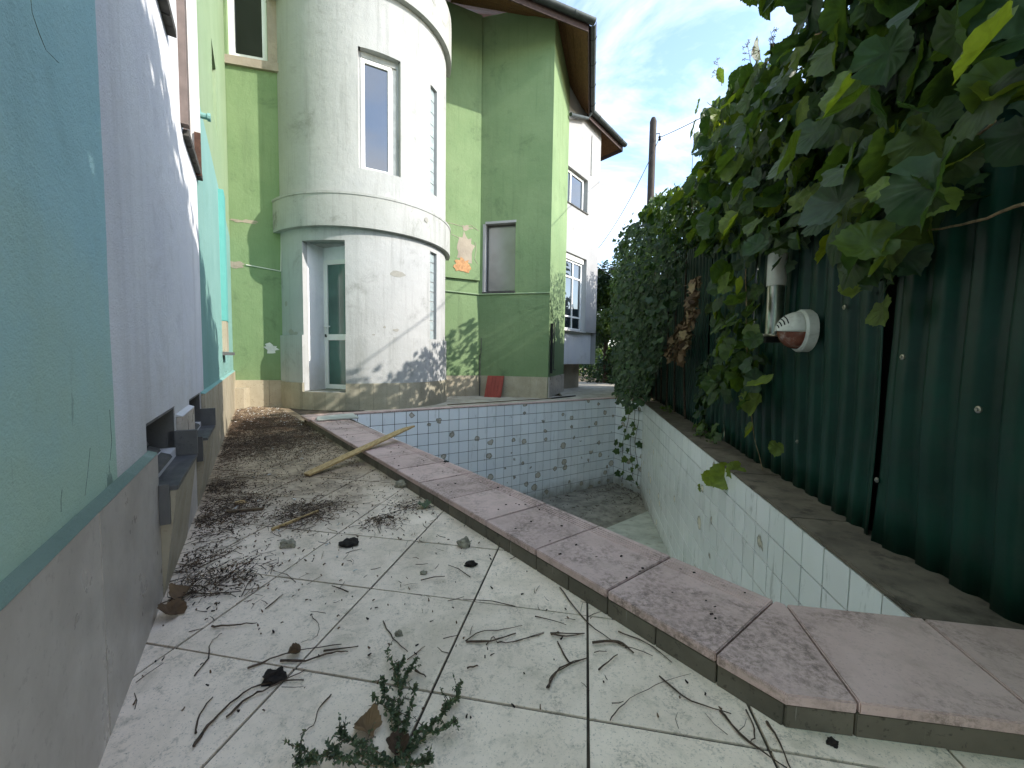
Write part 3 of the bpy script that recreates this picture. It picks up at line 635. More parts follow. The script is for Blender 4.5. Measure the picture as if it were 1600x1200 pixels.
# door recess: jamb, soffit, step, door standing behind the curved screen
pL = np.array(tw(aD0, 0, .0)[:2]); pLi = np.array(tw(aD0, 0, .46)[:2]); rad = (pLi-pL)/np.linalg.norm(pLi-pL); tdir = np.array([-rad[1], rad[0]]); tdir = tdir if tdir[0] > 0 else -tdir
MB().prism([tuple(pL+rad*.1-tdir*.1), tuple(pL+rad*.1), tuple(pLi), tuple(pLi-tdir*.1)], zDs-.1, zDt+.2).build('jamb', m['white'], house)
tag(MB().prism([tuple(pL+rad*.01), tuple(np.array(tw(aD1, 0, .01)[:2])), tuple(pLi+tdir*1.0), tuple(pLi)], 0, zDs).build('step', m['plinth_tower'], house), None)
MB().prism([tuple(pL+rad*.16), tuple(np.array(tw(aD1+.2, 0, .2)[:2])), tuple(pLi+tdir*1.0+rad*.1), tuple(pLi+rad*.1)], zDt+.002, zDt+.15).build('soffit', m['tower'], house)
dp = planar(pLi, pLi+tdir, -rad); zdt = dp.uz(503, 408)[1]
MB().bar(dp, -.02, 1.0, zdt, zDt+.1, -.02, .1).build('lintel', m['white'], house)
dz0 = zDs+.012; fw = .075; zmid = dp.uz(515, 527)[1]
db = MB(); dw = .86
db.bar(dp, 0, fw, dz0, zdt, -.02, .04).bar(dp, dw-fw, dw, dz0, zdt, -.02, .04).bar(dp, fw, dw-fw, dz0, dz0+fw, -.019, .04).bar(dp, fw, dw-fw, zdt-fw, zdt, -.019, .04).bar(dp, fw, dw-fw, zmid-.05, zmid+.05, -.018, .04)
door = db.build('door', m['pvc'], house); tag(door, 'white door with green glass panes')
MB().bar(dp, fw-.01, dw-fw+.01, dz0+fw-.01, zmid-.04, .0, .012).build('pane', m['glassg'], door); MB().bar(dp, fw-.01, dw-fw+.01, zmid+.04, zdt-fw+.01, .0, .012).build('pane', m['glassg'], door)
hz_ = zmid+.14; MB().bar(dp, .02, .055, hz_-.11, hz_+.11, -.032, -.021).bar(dp, .03, .15, hz_+.03, hz_+.05, -.07, -.05).bar(dp, .03, .05, hz_+.03, hz_+.05, -.06, -.03).build('handle', m['pvc'], door)
MB().bar(dp, .025, .05, hz_-.14, hz_-.09, -.04, -.021).build('lock', m['black'], door)
# tower windows
aM = (aW0+aW1)/2; pm = np.array(tw(aM, 0, .16)[:2]); wdir = np.array([math.cos(aM), math.sin(aM)]); hw_ = TR*(aW1-aW0)/2
wpn = planar(pm-wdir*hw_, pm+wdir*hw_, (math.sin(aM), -math.cos(aM)))
MB().bar(wpn, .0, .06, zW0, zW1, -.035, .03).bar(wpn, wpn.L-.05, wpn.L+.02, zW0, zW1, -.05, .03).bar(wpn, .06, wpn.L-.05, zW1-.09, zW1, -.05, .03).build('window_surround', m['tower'], tower)
window(wpn, .055, wpn.L-.13, zW0+.012, zW1-.1, .012, .055)
MB().bar(wpn, wpn.L-.128, wpn.L-.05, zW0, zW1-.09, -.02, .03).build('window_surround', m['pvcold'], tower)
for z0, z1 in ((zS0, zS1), (zU0, zU1)):
    t1 = tm_(TR-.07); gbw = MB().surf(t1, fr(aS0-.02, aS1+.02, 2), [z0-.02, z1+.02], (), .05).build('glass_block_window', m['pvcold'], house); nb = 9; hh = (z1-z0)/nb
    for q in range(nb):
        t2 = tm_(TR-.055); MB().surf(t2, fr(aS0+.004, aS1-.004, 2), [z0+hh*q+.008, z0+hh*(q+1)-.008], (), .014).build('glass_block', m['glassblock'], gbw)
# flaked paint on the drum
for s_, (x, y, w_, h_) in enumerate(((622, 428, 22, 10), (619, 516, 10, 5), (601, 511, 4, 4), (584, 523, 5, 2), (660, 345, 6, 8), (447, 475, 4, 9), (455, 519, 8, 10), (462, 521, 8, 6))):
    a_, z_ = tang(x, y); a2_, _ = tang(x+w_/2, y); _, z2_ = tang(x, y-h_/2); n = 14; rr_ = random.Random(s_); t3 = tm_(TR+(.1 if s_ == 4 else .034 if z_ < zd else .003))
    pts = [(a_+(a2_-a_)*math.cos(6.283*k/n)*rr_.uniform(.7, 1.25), z_+(z2_-z_)*math.sin(6.283*k/n)*rr_.uniform(.7, 1.2)) for k in range(n)]
    MB().add([t3(p[0], p[1], 0) for p in pts]+[t3(p[0], p[1], .006) for p in pts], [tuple(range(n))]+[(i, (i+1) % n, n+(i+1) % n, n+i) for i in range(n)]).build('plaster_patch', m['bare'], tower)

# ---------- green walls right of the tower
AC = np.array([-.79, 9.36]); AS = np.array([-2.2, 8.68]); BR = np.array([.80, 8.96]); WZ = 8.35
fa = planar(AS, AC, (.4, -.9)); fb = planar(AC, BR, (-.2, -1)); fc_end = np.array([1.42, 11.15]); fc = planar(BR, fc_end, (1, -.2))
zl = fa.uz(720, 436)[1]
wF = MB().surf(fa, fr(0, fa.L, 3), [0, WZ]).build('wall', m['green'], house); tag(wF, 'green stucco wall with a patch of bare brick')
MB().surf(lambda u, z, d=0.: fa(u, z, d-.06), fr(0, fa.L-.002, 2), [zl, WZ], (), .058).build('upper_wall', m['green'], house)
f6 = planar(np.array(fa(0, 0, -.06)[:2]), np.array(fa(fa.L, 0, -.06)[:2]), (.4, -.9))
blot(f6, 727, 390, 26, 46, 'raw', seed=8, rough=.25, dep=-.003); blot(f6, 722, 415, 26, 22, 'brick', seed=9, rough=.3, dep=-.009); blot(f6, 729, 356, 14, 7, 'raw', seed=2, rough=.5)
def crack(mp, pts, par=house): MB().tube([mp(*mp.uz(x, y), -.001) for x, y in pts], .006, 5).build('crack', m['raw'], par)
for pts in ([(45, -20), (50, 20), (60, 52), (72, 78), (92, 98)], [(96, 800), (95, 780), (97, 765)], [(140, 700), (137, 740), (133, 775)], [(172, 640), (174, 690), (172, 720)]):
    MB().tube([wl(*lw.uz(x+random.uniform(-1, 1), y, WD), -.0003) for x, y in pts], [.0003+.0005*random.random() for _ in pts], 4).build('crack', m['lip'], house)
crack(f6, [(697, 347), (712, 351), (724, 354), (736, 352), (748, 361)]); crack(f6, [(742, 378), (744, 392), (741, 404), (746, 412)]); crack(f6, [(706, 366), (718, 372)])
# window in the shaded facet
r_ = rect(fb, 760, 349, 803, 456); zb0 = fb.uz(780, 456)[1]; zb1 = fb.uz(780, 349)[1]
wG = MB().surf(fb, fr(0, fb.L, 3), [0, WZ], [(r_[0]-.06, r_[1]+.02, zb0, zb1, .2)]).build('wall', m['green'], house)
window(fb, r_[0]-.02, r_[1]+.02, zb0+.01, zb1-.0, .18, .03, mat='slate', gl='glassgrey')
MB().bar(fb, r_[0]-.075, r_[0]-.02, zb0, zb1, -.012, .18).bar(fb, r_[0]-.02, r_[1]+.03, zb1, zb1+.05, -.012, .18).build('window_surround', m['wing'], house)
MB().bar(fb, r_[0]-.08, r_[1]+.03, zb0-.03, zb0, -.03, .18).build('sill', m['slate'], house)
z0c = fb.uz(800, 459)[1]
MB().tube([fa(0, z0c+.03, -.02), fa(fa.L, z0c, -.02), fb(0.02, z0c, -.02), fb(fb.L, z0c, -.02), fc(.35, z0c-.5, -.02)], .016, 6).build('conduit', m['pale'], house)
zp2 = fb.uz(800, 588)[1]
for mp in (fa, fb):
    u0 = 0.01
    while u0 < mp.L-.02:
        u1 = min(u0+.62, mp.L-.004); MB().bar(mp, u0, u1-.003, 0, zp2, -.03, -.001).build('plinth_tile', m['plinth_sand'], wF if mp is fa else wG); u0 = u1
# thin standpipe with a tap in the inner corner
u0, z1_ = fb.uz(757, 545); MB().tube([fb(.06, 0, -.06), fb(.06, z1_-.15, -.06)], .013, 8).tube([fb(.06, z1_-.15, -.06), fb(.1, z1_-.1, -.1), fb(.1, z1_+.25, -.1)], .01, 8).tube([fb(.1, z1_-.02, -.1), fb(.1, z1_-.02, -.17)], .012, 8).build('standpipe', m['slate'], house)
wH = MB().surf(fc, fr(0.005, fc.L, 3), [0, WZ]).build('wall', m['green'], house)
for a, b in ((.0, .55), (.554, 1.1), (1.104, 1.6), (1.604, 2.2)): MB().bar(fc, a, b, 0, zp2, -.03, -.001).build('plinth_tile', m['plinth'], wH)
zt_ = fb.uz(857, 505)[1]
MB().tube([fc(.14, zt_, -.04), fc(.14, .55, -.04)], .03, 8).build('downpipe', m['black'], house)
MB().tube([fc(.5, z0c-.6, -.03), fc(.5, .62, -.03), fc(.75, .62, -.03)], .012, 6).build('conduit', m['slate'], house)
# ---------- white wing with a bay
W0 = np.array([1.335, 11.05]); W1 = np.array([2.60, 12.70]); wgd = (W1-W0)/np.linalg.norm(W1-W0)
fw_ = planar(W0-wgd*.9, W1, (.8, -.6))
zA1 = fw_.uz(895, 262)[1]
uR = fw_.uz(917, 400)[0]; zU_b = fw_.uz(900, 323)[1]; zU_t = fw_.uz(880, 252)[1]; zL_t = fw_.uz(880, 390)[1]; zL_b = fw_.uz(900, 520)[1]; zBot = fw_.uz(900, 514)[1]-.05; zLow = fw_.uz(900, 569)[1]
uL = .72
wI = MB().surf(fw_, fr(0, fw_.L, 3), [zBot, WZ], [(uL, uR, zL_b+.06, zL_t, .16), (uL, uR-.05, zU_b, zU_t, .16)], .3).build('wall', m['wing'], house); tag(wI, 'white stucco bay wall with two windows')
MB().surf(lambda u, z, d=0.: fw_(u, z, d+.1), fr(0, fw_.L-.14, 2), [zLow, zBot], (), .3).build('wall', m['white'], house)  # brighter stucco than the bay above puts light into this shaded panel
MB().prism([tuple(fw_(fw_.L, 0, 0)[:2]), tuple(fw_(fw_.L, 0, .01)[:2]), tuple(np.array(fw_(fw_.L, 0, 3)[:2])+wgd*.2), tuple(np.array(fw_(fw_.L, 0, 3)[:2])-wgd*.2), tuple(fw_(fw_.L-.2, 0, .3)[:2])], zLow, WZ).build('wall', m['wing'], house)
MB().prism([tuple(fw_(0, 0, .4)[:2]), tuple(fw_(fw_.L-.3, 0, .4)[:2]), tuple(fw_(fw_.L-.3, 0, 1.6)[:2]), tuple(fw_(0, 0, 1.6)[:2])], 0, zLow).build('wall', m['raw'], house)
uM = fw_.uz(899, 450)[0]
window(fw_, uL, uR-.13, zL_b+.08, zL_t-.16, .15, .05, mull=(uM,), trans=(zL_b+.45, zL_t-.62)); MB().bar(fw_, uL, uR-.1, zL_t-.155, zL_t, .05, .16).build('shutter_box', m['pvcold'], house)
MB().bar(fw_, uL, uR+.02, zL_b+.03, zL_b+.06, -.03, .16).build('sill', m['pvcold'], house)
uN = fw_.uz(896, 300)[0]
window(fw_, uL, uR-.15, zU_b+.02, zU_t-.02, .15, .06, mull=(uN,)); MB().bar(fw_, uL, uR-.02, zU_b-.03, zU_b, -.03, .16).build('sill', m['slate'], house)
MB().tube([fw_(uR+.12, zU_t+.2, -.02), fw_(uR+.12, 7.4, -.02)], .02, 6).build('downpipe', m['pvcold'], house)
# dark store gear under the bay
# ---------- roof: eaves, boarded soffit, fascia, gutters
ZE = 7.78
E0, E1, E2, E3 = np.array([-1.15, 7.60]), np.array([1.45, 8.76]), np.array([2.03, 11.75]), np.array([3.45, 13.5])
E4 = np.array([2.5, 14.6])
edges = [(E0, E1), (E1, E2), (E2, E3), (E3, E4)]
inner = [np.array([-1.4, 8.9]), np.array([.72, 9.3]), np.array([1.3, 11.5]), np.array([2.3, 12.9]), np.array([1.8, 13.6])]
outer = [E0, E1, E2, E3, E4]
rf = MB()
ridge = [p+np.array([-2.0, 2.2]) for p in inner]
for k in range(4):
    a, b, c, d_ = outer[k], outer[k+1], ridge[k+1], ridge[k]
    rf.hexa([(*a, ZE), (*b, ZE), (*c, ZE+2.4), (*d_, ZE+2.4), (*a, ZE+.07), (*b, ZE+.07), (*c, ZE+2.47), (*d_, ZE+2.47)])
roof = rf.build('roof', m['roof'], house)
for k in range(4):
    a, b, c, d_ = outer[k], outer[k+1], inner[k+1], inner[k]; nb = 5
    for q in range(nb):
        t0, t1 = q/nb+.004, (q+1)/nb-.004
        P = [a+(d_-a)*t0, b+(c-b)*t0, b+(c-b)*t1, a+(d_-a)*t1]; zz = [ZE-.06+.55*t0, ZE-.06+.55*t0, ZE-.06+.55*t1, ZE-.06+.55*t1]
        MB().hexa([(*p, z) for p, z in zip(P, zz)]+[(*p, z+.02) for p, z in zip(P, zz)]).build('soffit_board', m['soffit'], roof)
for k, (a, b) in enumerate(edges):
    d_ = (b-a)/np.linalg.norm(b-a); n_ = np.array([d_[1], -d_[0]])
    MB().prism([tuple(a), tuple(b), tuple(b+n_*.025), tuple(a+n_*.025)], ZE-.17, ZE+.06).build('fascia', m['fascia'], roof)
    if k == 3: continue
    L_ = np.linalg.norm(b-a); gp = [a+n_*.095-d_*.0, b+n_*.095+d_*(.09 if k == 0 else 0)]
    b_ = MB(); prof = [(math.cos(t), -math.sin(t)) for t in fr(0, math.pi, 10)]; v = []
    for rr_ in (.085, .078):
        for P in gp:
            for cx_, cz_ in prof: v.append((P[0]-n_[0]*cx_*rr_, P[1]-n_[1]*cx_*rr_, ZE+.02+cz_*rr_))
    M_ = len(prof); f_ = []
    for s_ in (0, 1):
        for i in range(M_-1): q = (s_*2*M_+i, s_*2*M_+i+1, s_*2*M_+M_+i+1, s_*2*M_+M_+i); f_.append(q)
    f_ += [(0, M_, 3*M_, 2*M_), (M_-1, 2*M_-1, 4*M_-1, 3*M_-1)]
    for e_ in (0, 1): f_ += [(e_*M_+i, e_*M_+i+1, 2*M_+e_*M_+i+1, 2*M_+e_*M_+i) for i in range(M_-1)]
    gt = b_.add(v, f_).build('gutter', m['gutter'], roof, auto=40)
    nb = max(2, int(L_/.75))
    for q in range(nb):
        P = gp[0]+(gp[1]-gp[0])*(q+.5)/nb
        MB().tube([(P[0]-n_[0]*cx_*.09, P[1]-n_[1]*cx_*.09, ZE+.02+cz_*.09) for cx_, cz_ in prof], .007, 5).build('gutter_bracket', m['gutter'], roof)
P = E2+np.array([.06, -.1]); MB().tube([(P[0], P[1], ZE-.05), (P[0]-.1, P[1]+.02, ZE-.2), (1.42, 10.9, ZE-.55)], .045, 10).build('downpipe', m['gutter'], roof)
# ================================================================== FENCE
FH = 2.62
fence = thing('metal_fence', 'tall dark green corrugated metal fence beside the pool', 'fence', (*FP0, .08))
def FQ(u, z, o=0.): p = FP0+FD*u+FN*o; return (float(p[0]), float(p[1]), float(z))     # o = distance from the fence towards the pool
def corr_sheet(u0, w, z0, z1, off, lean, seed, flap=False):
    rr_ = random.Random(seed); nu = int(w/.0125); nz = 14; b = MB(); v = []; f = []
    ph = rr_.uniform(0, 6.28); wob = [rr_.uniform(-.012, .012) for _ in range(6)]
    for j in range(nz+1):
        t = j/nz; z = z0+(z1-z0)*t
        for i in range(nu+1):
            u = w*i/nu; k = (u/.15) % 1.0
            pr = max(0., min(1., (abs(k-.5)-.16)*6.5)); pr = pr*pr*(3-2*pr)          # rounded ribs
            q = off-.02+.028*pr+.01*math.sin(u*5+t*3+ph)+.014*math.sin(t*7+ph*2+u*1.7)*(1-t)+wob[int(t*4.99)]*.4*math.sin(t*5+u*2)
            uu = u0+u+lean*(t-.0)*(z1-z0)
            if flap and u > w-.28 and t < .26:
                a = (1-t/.26)*((u-(w-.28))/.28); q += .05*a*a; uu -= .035*a
            v.append(FQ(uu, z-.012*math.sin(u*3+ph), q))
    n = nu+1
    for j in range(nz):
        for i in range(nu): f.append((j*n+i, j*n+i+1, (j+1)*n+i+1, (j+1)*n+i))
    o = b.add(v, f).build('fence_sheet', m['fence'], fence, smooth=True)
    md = o.modifiers.new('s', 'SOLIDIFY'); md.thickness = .0014
    return o
edges_u = [-1.75, -1.45, -1.1, -.62, .24, 1.12, 2.02, 2.92, 3.50, 4.4, 5.35, 6.3, 7.25, 8.2, 9.2, 10.2, 11.2, 12.2]
uflap = float((onplane(1362, 845, FP0, FP0+FD)[:2]-FP0)@FD); ugap = float((onplane(1106, 600, FP0, FP0+FD)[:2]-FP0)@FD)
edges_u[4] = uflap-.86; edges_u[5] = uflap; edges_u[6] = uflap+.95; edges_u[9] = ugap
edges_u[7] = edges_u[6]+(edges_u[9]-edges_u[6])/3; edges_u[8] = edges_u[6]+2*(edges_u[9]-edges_u[6])/3
for k, (a, b) in enumerate(zip(edges_u, edges_u[1:])):
    isf = abs(b-uflap) < 1e-6
    corr_sheet(a+(.003 if abs(a-ugap) < 1e-6 or abs(a-uflap) < 1e-6 else -.02), b-a+(-.005 if abs(b-ugap) < 1e-6 or abs(b-uflap) < 1e-6 else .02), .05, FH+random.uniform(-.03, .03), (.004 if k % 2 else -.004), (-.004 if isf else .012 if abs(b-ugap) < 1e-6 else random.uniform(-.003, .003)), k+40, isf)
for z in (.5, 1.4, 2.35): MB().bar(lambda u, zz, d: FQ(u, zz, -d), -1.75, 12.2, z, z+.05, .05, .09).build('rail', m['black'], fence)
for uk in (-1.6, uflap-.86, uflap, edges_u[7], ugap, 6.3, 8.2, 10.2): MB().bar(lambda u, zz, d: FQ(u, zz, -d), uk-.07, uk+.07, 0, FH-.05, .092, .17).build('post', m['black'], fence)
for x, y in ((1371, 750), (1411, 558), (1246, 690), (1320, 480), (1530, 640)):
    P = onplane(x, y, FP0+FN*.02, FP0+FN*.02+FD); MB().lathe([(0, .0), (.012, 0), (.012, .004), (.006, .005), (.005, .01), (0, .01)], P, (FN[0], FN[1], 0), 14).build('screw_washer', m['steel'], fence)
for uk in (uflap, ugap): MB().bar(lambda u, zz, d: FQ(u, zz, -d), uk-.09, uk+.34, .05, FH-.06, .036, .046).build('gap_blackout', m['black'], fence)  # black boards added behind the sheet gaps to keep daylight out
# ---------- lamps on the fence
Pl = onplane(1212, 460, FP0+FN*.11, FP0+FN*.11+FD)
dl = np.linalg.norm(Pl[:2]); zof = lambda y: float(EYE+ray(1212, y)[2]*dl/np.linalg.norm(ray(1212, y)[:2]))
z0, zm, z1 = zof(526), zof(447), zof(396); rl = .056
lamp = thing('post_lamp', 'steel cylinder lamp with frosted top standing out from the fence', 'lamp', (Pl[0], Pl[1], z0))
MB().lathe([(0, z0), (.088, z0), (.09, z0+.008), (.086, z0+.014), (.05, z0+.018), (.05, z0+.02)], (Pl[0], Pl[1], 0)).build('base_plate', m['steel'], lamp, auto=40)
MB().lathe([(rl-.006, z0+.016), (rl-.006, zm)], (Pl[0], Pl[1], 0)).build('tube', m['steel'], lamp, smooth=True)
MB().lathe([(rl-.008, zm-.001), (rl, zm), (rl, z1-.012), (rl-.006, z1-.002), (rl-.014, z1), (0, z1)], (Pl[0], Pl[1], 0)).build('diffuser', m['frost'], lamp, auto=50)
MB().bar(lambda u, zz, d: (Pl[0]+FD[0]*u-FN[0]*d, Pl[1]+FD[1]*u-FN[1]*d, zz), -.02, .02, z0-.04, z0-.001, -.05, .13).build('bracket', m['black'], lamp)
Pb = onplane(1263, 517, FP0+FN*.012, FP0+FN*.012+FD); ax = Vector((FN[0], FN[1], 0)); rb = .128
bulk = thing('bulkhead_lamp', 'round white hooded bulkhead lamp with rusty red lens on the fence', 'lamp', Pb)
up = (0, 0, 1)
MB().lathe([(0, 0), (rb, 0), (rb*1.0, .05), (rb*.93, .062), (rb*.86, .062)], Pb, ax, 36).build('housing', m['lampwhite'], bulk, auto=35)
dome = [(rb*.86*math.cos(t), .058+.105*math.sin(t)) for t in fr(0, math.pi/2, 12)]
MB().lathe(dome, Pb, ax, 36).build('lens', m['lampred'], bulk, smooth=True)
hood = [(rb*.9*math.cos(t), .058+.118*math.sin(t)) for t in fr(0, math.pi/2*.98, 12)]
hb = MB().lathe(hood, Pb, ax, 24, R(-96), R(96), up).build('hood', m['lampwhite'], bulk, smooth=True); md = hb.modifiers.new('s', 'SOLIDIFY'); md.thickness = .005
for q in range(4):
    t = math.pi/2*(.48+.11*q); rr_, hh = rb*.915*math.cos(t), .06+.119*math.sin(t)
    xr = Vector(up); yv = ax.cross(xr); c = Vector(Pb)+ax*hh
    MB().tube([c+(xr*math.cos(a)+yv*math.sin(a))*rr_ for a in fr(R(-62), R(-8), 9)], .0034, 5).build('vent_slot', m['black'], bulk)
# ================================================================== FOLIAGE
def leaf_template(kind, seed):
    rr_ = random.Random(seed)
    if kind == 'grape': half = [(.03, .08), (.15, -.05), (.34, -.02), (.47, .12), (.48, .25), (.55, .37), (.55, .52), (.48, .60), (.42, .67), (.36, .78), (.23, .87), (.10, .91), (0, 1.03)]
    elif kind == 'ivy': half = [(.02, .06), (.2, -.03), (.42, .08), (.34, .34), (.5, .5), (.26, .62), (0, 1.)]
    else: half = [(.03, .0), (.2, .2), (.26, .48), (.15, .8), (0, 1.)]
    if kind == 'grape':
        h2 = []
        for i in range(len(half)-1):
            (x0, y0), (x1, y1) = half[i], half[i+1]; h2.append((x0, y0)); mx_, my_ = (x0+x1)/2, (y0+y1)/2
            dx, dy = x1-x0, y1-y0; l = math.hypot(dx, dy); h2.append((mx_-dy/l*.028+rr_.uniform(-.012, .012)-dx*.1, my_+dx/l*-.0+rr_.uniform(-.015, .015)-dy*.1))
        half = h2+[half[-1]]
    ol = half+[(-x, y) for x, y in half[-2::-1]]
    ol = [(x*rr_.uniform(.93, 1.07), y+rr_.uniform(-.02, .02)) for x, y in ol]
    fold, curl, wv, ph = rr_.uniform(-.15, .75), rr_.uniform(-.9, 1.5), rr_.uniform(.03, .1), rr_.uniform(0, 6)
    def zf(x, y): return fold*abs(x)+curl*.35*(y-.3)**2*(1 if y > .3 else .3)-.25*x*x+wv*math.sin(9*x+ph)*math.cos(7*y)
    v = [(x, y, zf(x, y)) for x, y in ol]; n = len(v)
    if kind == 'grape':
        inn = [(x*.5, .38+(y-.38)*.5) for x, y in ol]; v += [(x, y, zf(x, y)+.012*math.sin(i*1.9)) for i, (x, y) in enumerate(inn)]; v.append((0, .38, zf(0, .38)))
        tri = []
        for i in range(n):
            j = (i+1) % n; tri += [(i, j, n+j), (i, n+j, n+i), (n+i, n+j, 2*n)]
    else:
        v.append((0, .35, zf(0, .35)-.02)); tri = [(i, (i+1) % n, n) for i in range(n)]
    return np.array(v), np.array(tri)
TPL = {k: [leaf_template(k, 11*i+len(k)) for i in range(nv)] for k, nv in (('grape', 8), ('ivy', 4), ('oval', 4))}
def frames(nrm, tip):
    n = nrm/np.linalg.norm(nrm, axis=1, keepdims=True); t = tip-(tip*n).sum(1, keepdims=True)*n; t /= np.linalg.norm(t, axis=1, keepdims=True)+1e-9
    x = np.cross(t, n); return np.stack([x, t, n], 2)
def leaf_mesh(name, kind, P, nrm, tip, size, mat, parent=None):
    Fm = frames(nrm, tip); V = []; T = []; b = 0; var = rng.integers(0, len(TPL[kind]), len(P))
    for q, (tv, tt) in enumerate(TPL[kind]):
        idx = np.where(var == q)[0]
        if not len(idx): continue
        W = np.einsum('kij,vj->kvi', Fm[idx], tv)*size[idx, None, None]+P[idx, None, :]
        V.append(W.reshape(-1, 3)); T.append((tt[None]+b+np.arange(len(idx))[:, None, None]*len(tv)).reshape(-1, 3)); b += len(idx)*len(tv)
    V = np.concatenate(V).astype(np.float32); T = np.concatenate(T).astype(np.int32)
    me = bpy.data.meshes.new(name); me.vertices.add(len(V)); me.vertices.foreach_set('co', V.ravel()); me.loops.add(len(T)*3); me.loops.foreach_set('vertex_index', T.ravel())
    me.polygons.add(len(T)); me.polygons.foreach_set('loop_start', np.arange(0, len(T)*3, 3, dtype=np.int32)); me.polygons.foreach_set('loop_total', np.full(len(T), 3, np.int32)); me.update(calc_edges=True)
    me.polygons.foreach_set('use_smooth', np.ones(len(T), bool)); me.materials.append(mat)
    o = link(bpy.data.objects.new(name, me), parent); o['kind'] = 'stuff'; return o
LM = {}
def leaf_objs(kind, P, nrm, tip, size, mat, parent, name='leaf'):
    Fm = frames(nrm, tip)
    for i in range(len(P)):
        q = int(rng.integers(0, len(TPL[kind])))
        if (kind, q, mat.name) not in LM:
            tv, tt = TPL[kind][q]; me = bpy.data.meshes.new(name); me.from_pydata(tv.tolist(), [], tt.tolist()); me.polygons.foreach_set('use_smooth', [True]*len(tt)); me.materials.append(mat); LM[(kind, q, mat.name)] = me
        o = bpy.data.objects.new(name, LM[(kind, q, mat.name)]); link(o, parent)
        M4 = np.eye(4); M4[:3, :3] = Fm[i]*size[i]; M4[:3, 3] = P[i]; o.matrix_basis = Matrix(M4.tolist())
def fpos(u, z, o): return np.stack([FP0[0]+FD[0]*u+FN[0]*o, FP0[1]+FD[1]*u+FN[1]*o, z], 1)
def sample(n, ur, zr, orr, poly=None, keep=None):
    out_ = []; tot = 0
    for _ in range(60):
        k = 4000; u = rng.uniform(*ur, k); z = rng.uniform(*zr, k); o = rng.uniform(*orr, k); P = fpos(u, z, o); ok = np.ones(k, bool)
        if poly is not None: ok &= inpoly(projn(P), poly)
        if keep is not None: ok &= keep(u, z, o)
        out_.append(P[ok]); tot += ok.sum()
        if tot >= n: break
    return np.concatenate(out_)[:n]
def hang(n, spread=.9, face=None, up=.35):
    f0 = np.array(face if face is not None else (FN[0], FN[1], up)); nr = f0+rng.normal(0, spread*.55, (n, 3)); tp = np.array([0, 0, -1.])+rng.normal(0, .5, (n, 3)); return nr, tp
# ---- grapevine over the fence: silhouette read from the photograph, leaves spread through a real volume at the fence
PV1 = [(1330, -40), (1255, 22), (1185, 92), (1125, 150), (1088, 205), (1108, 240), (1080, 285), (1062, 318), (1082, 362), (1105, 395), (1122, 372), (1150, 380), (1175, 350), (1208, 392), (1235, 402), (1262, 350), (1300, 352), (1335, 400), (1365, 462), (1385, 440), (1410, 372), (1440, 330), (1480, 345), (1520, 300), (1545, 200), (1640, 170), (1640, -40)]
PV2 = [(1128, 370), (1200, 370), (1196, 470), (1218, 520), (1190, 560), (1205, 600), (1180, 640), (1150, 590), (1125, 620), (1108, 600), (1130, 540), (1118, 480), (1132, 430)]
vine = thing('grapevine', 'big leaved grapevine hanging over the top of the green fence', 'vine', FQ(2.2, .08, -.2))
LX = [(1186, 388), (1232, 388), (1236, 470), (1290, 478), (1290, 562), (1186, 540)]
A1 = sample(520, (-.4, 5.2), (.6, 4.0), (.06, .45), PV1); A2 = sample(130, (1.2, 3.4), (.3, 2.4), (.05, .3), PV2); A1 = A1[~inpoly(projn(A1), LX)]; A2 = A2[~inpoly(projn(A2), LX)]
A0 = np.array([onplane(x, y, FP0+FN*o, FP0+FN*o+FD) for x, y, o in ((1145, 735, .22), (1122, 752, .24), (1160, 728, .2), (1100, 755, .25), (1215, 690, .1), (1178, 665, .1), (1190, 615, .12), (1172, 560, .15), (1105, 610, .12), (1380, 470, .08), (1348, 430, .08), (1310, 370, .1), (1480, 290, .25), (1400, 250, .3), (1240, 380, .22), (1330, 350, .2), (1090, 165, .3), (1130, 105, .25), (1085, 190, .35), (1120, 205, .3))])
A = np.concatenate([A0, A1, A2]); n = len(A); nr, tp = hang(n); sz = rng.uniform(.09, .2, n); sz[:6] = (.2, .14, .13, .11, .1, .12); nr[:4] = np.array([-.55, -.75, .25])+rng.normal(0, .12, (4, 3))
dist = np.linalg.norm(A-EYEP, axis=1); order = np.argsort(-sz/dist); pick = order[:288]; rest = order[288:]
yk = [i for i in pick if i >= 12 and i % 6 == 0]; leaf_objs('grape', A[yk], nr[yk], tp[yk], sz[yk]*.85, m['young_backlit'], vine); pk = [i for i in pick if i >= 12 and i % 6]; leaf_objs('grape', A[pk], nr[pk], tp[pk], sz[pk], m['grape'], vine); leaf_objs('grape', A[:12], nr[:12], tp[:12], sz[:12], m['young_backlit'], vine); rest = np.array([i for i in rest if i >= 12])
Bk = sample(3000, (-.3, 5.6), (1.2, 3.6), (-.12, .16), [(x+4, y+12) for x, y in PV1])
nb_, tb_ = hang(len(Bk), 1.)
# growth out of the picture, above and behind the camera, and on the neighbour's side
Ab = sample(4200, (-1.8, 1.6), (2.1, 3.85), (-.5, .4), None, lambda u, z, o: ~inpoly(projn(fpos(u, z, o)), [(-50, -20), (1650, -20), (1650, 1250), (-50, 1250)]))
na, ta = hang(len(Ab), 1.2)
leaf_mesh('foliage', 'grape', np.concatenate([A[rest], Ab]), np.concatenate([nr[rest], na]), np.concatenate([tp[rest], ta]), np.concatenate([sz[rest], rng.uniform(.1, .18, len(Ab))]), m['grape'], vine)
leaf_mesh('foliage', 'ivy', Bk, nb_, tb_, rng.uniform(.05, .1, len(Bk)), m['ivy'], vine)
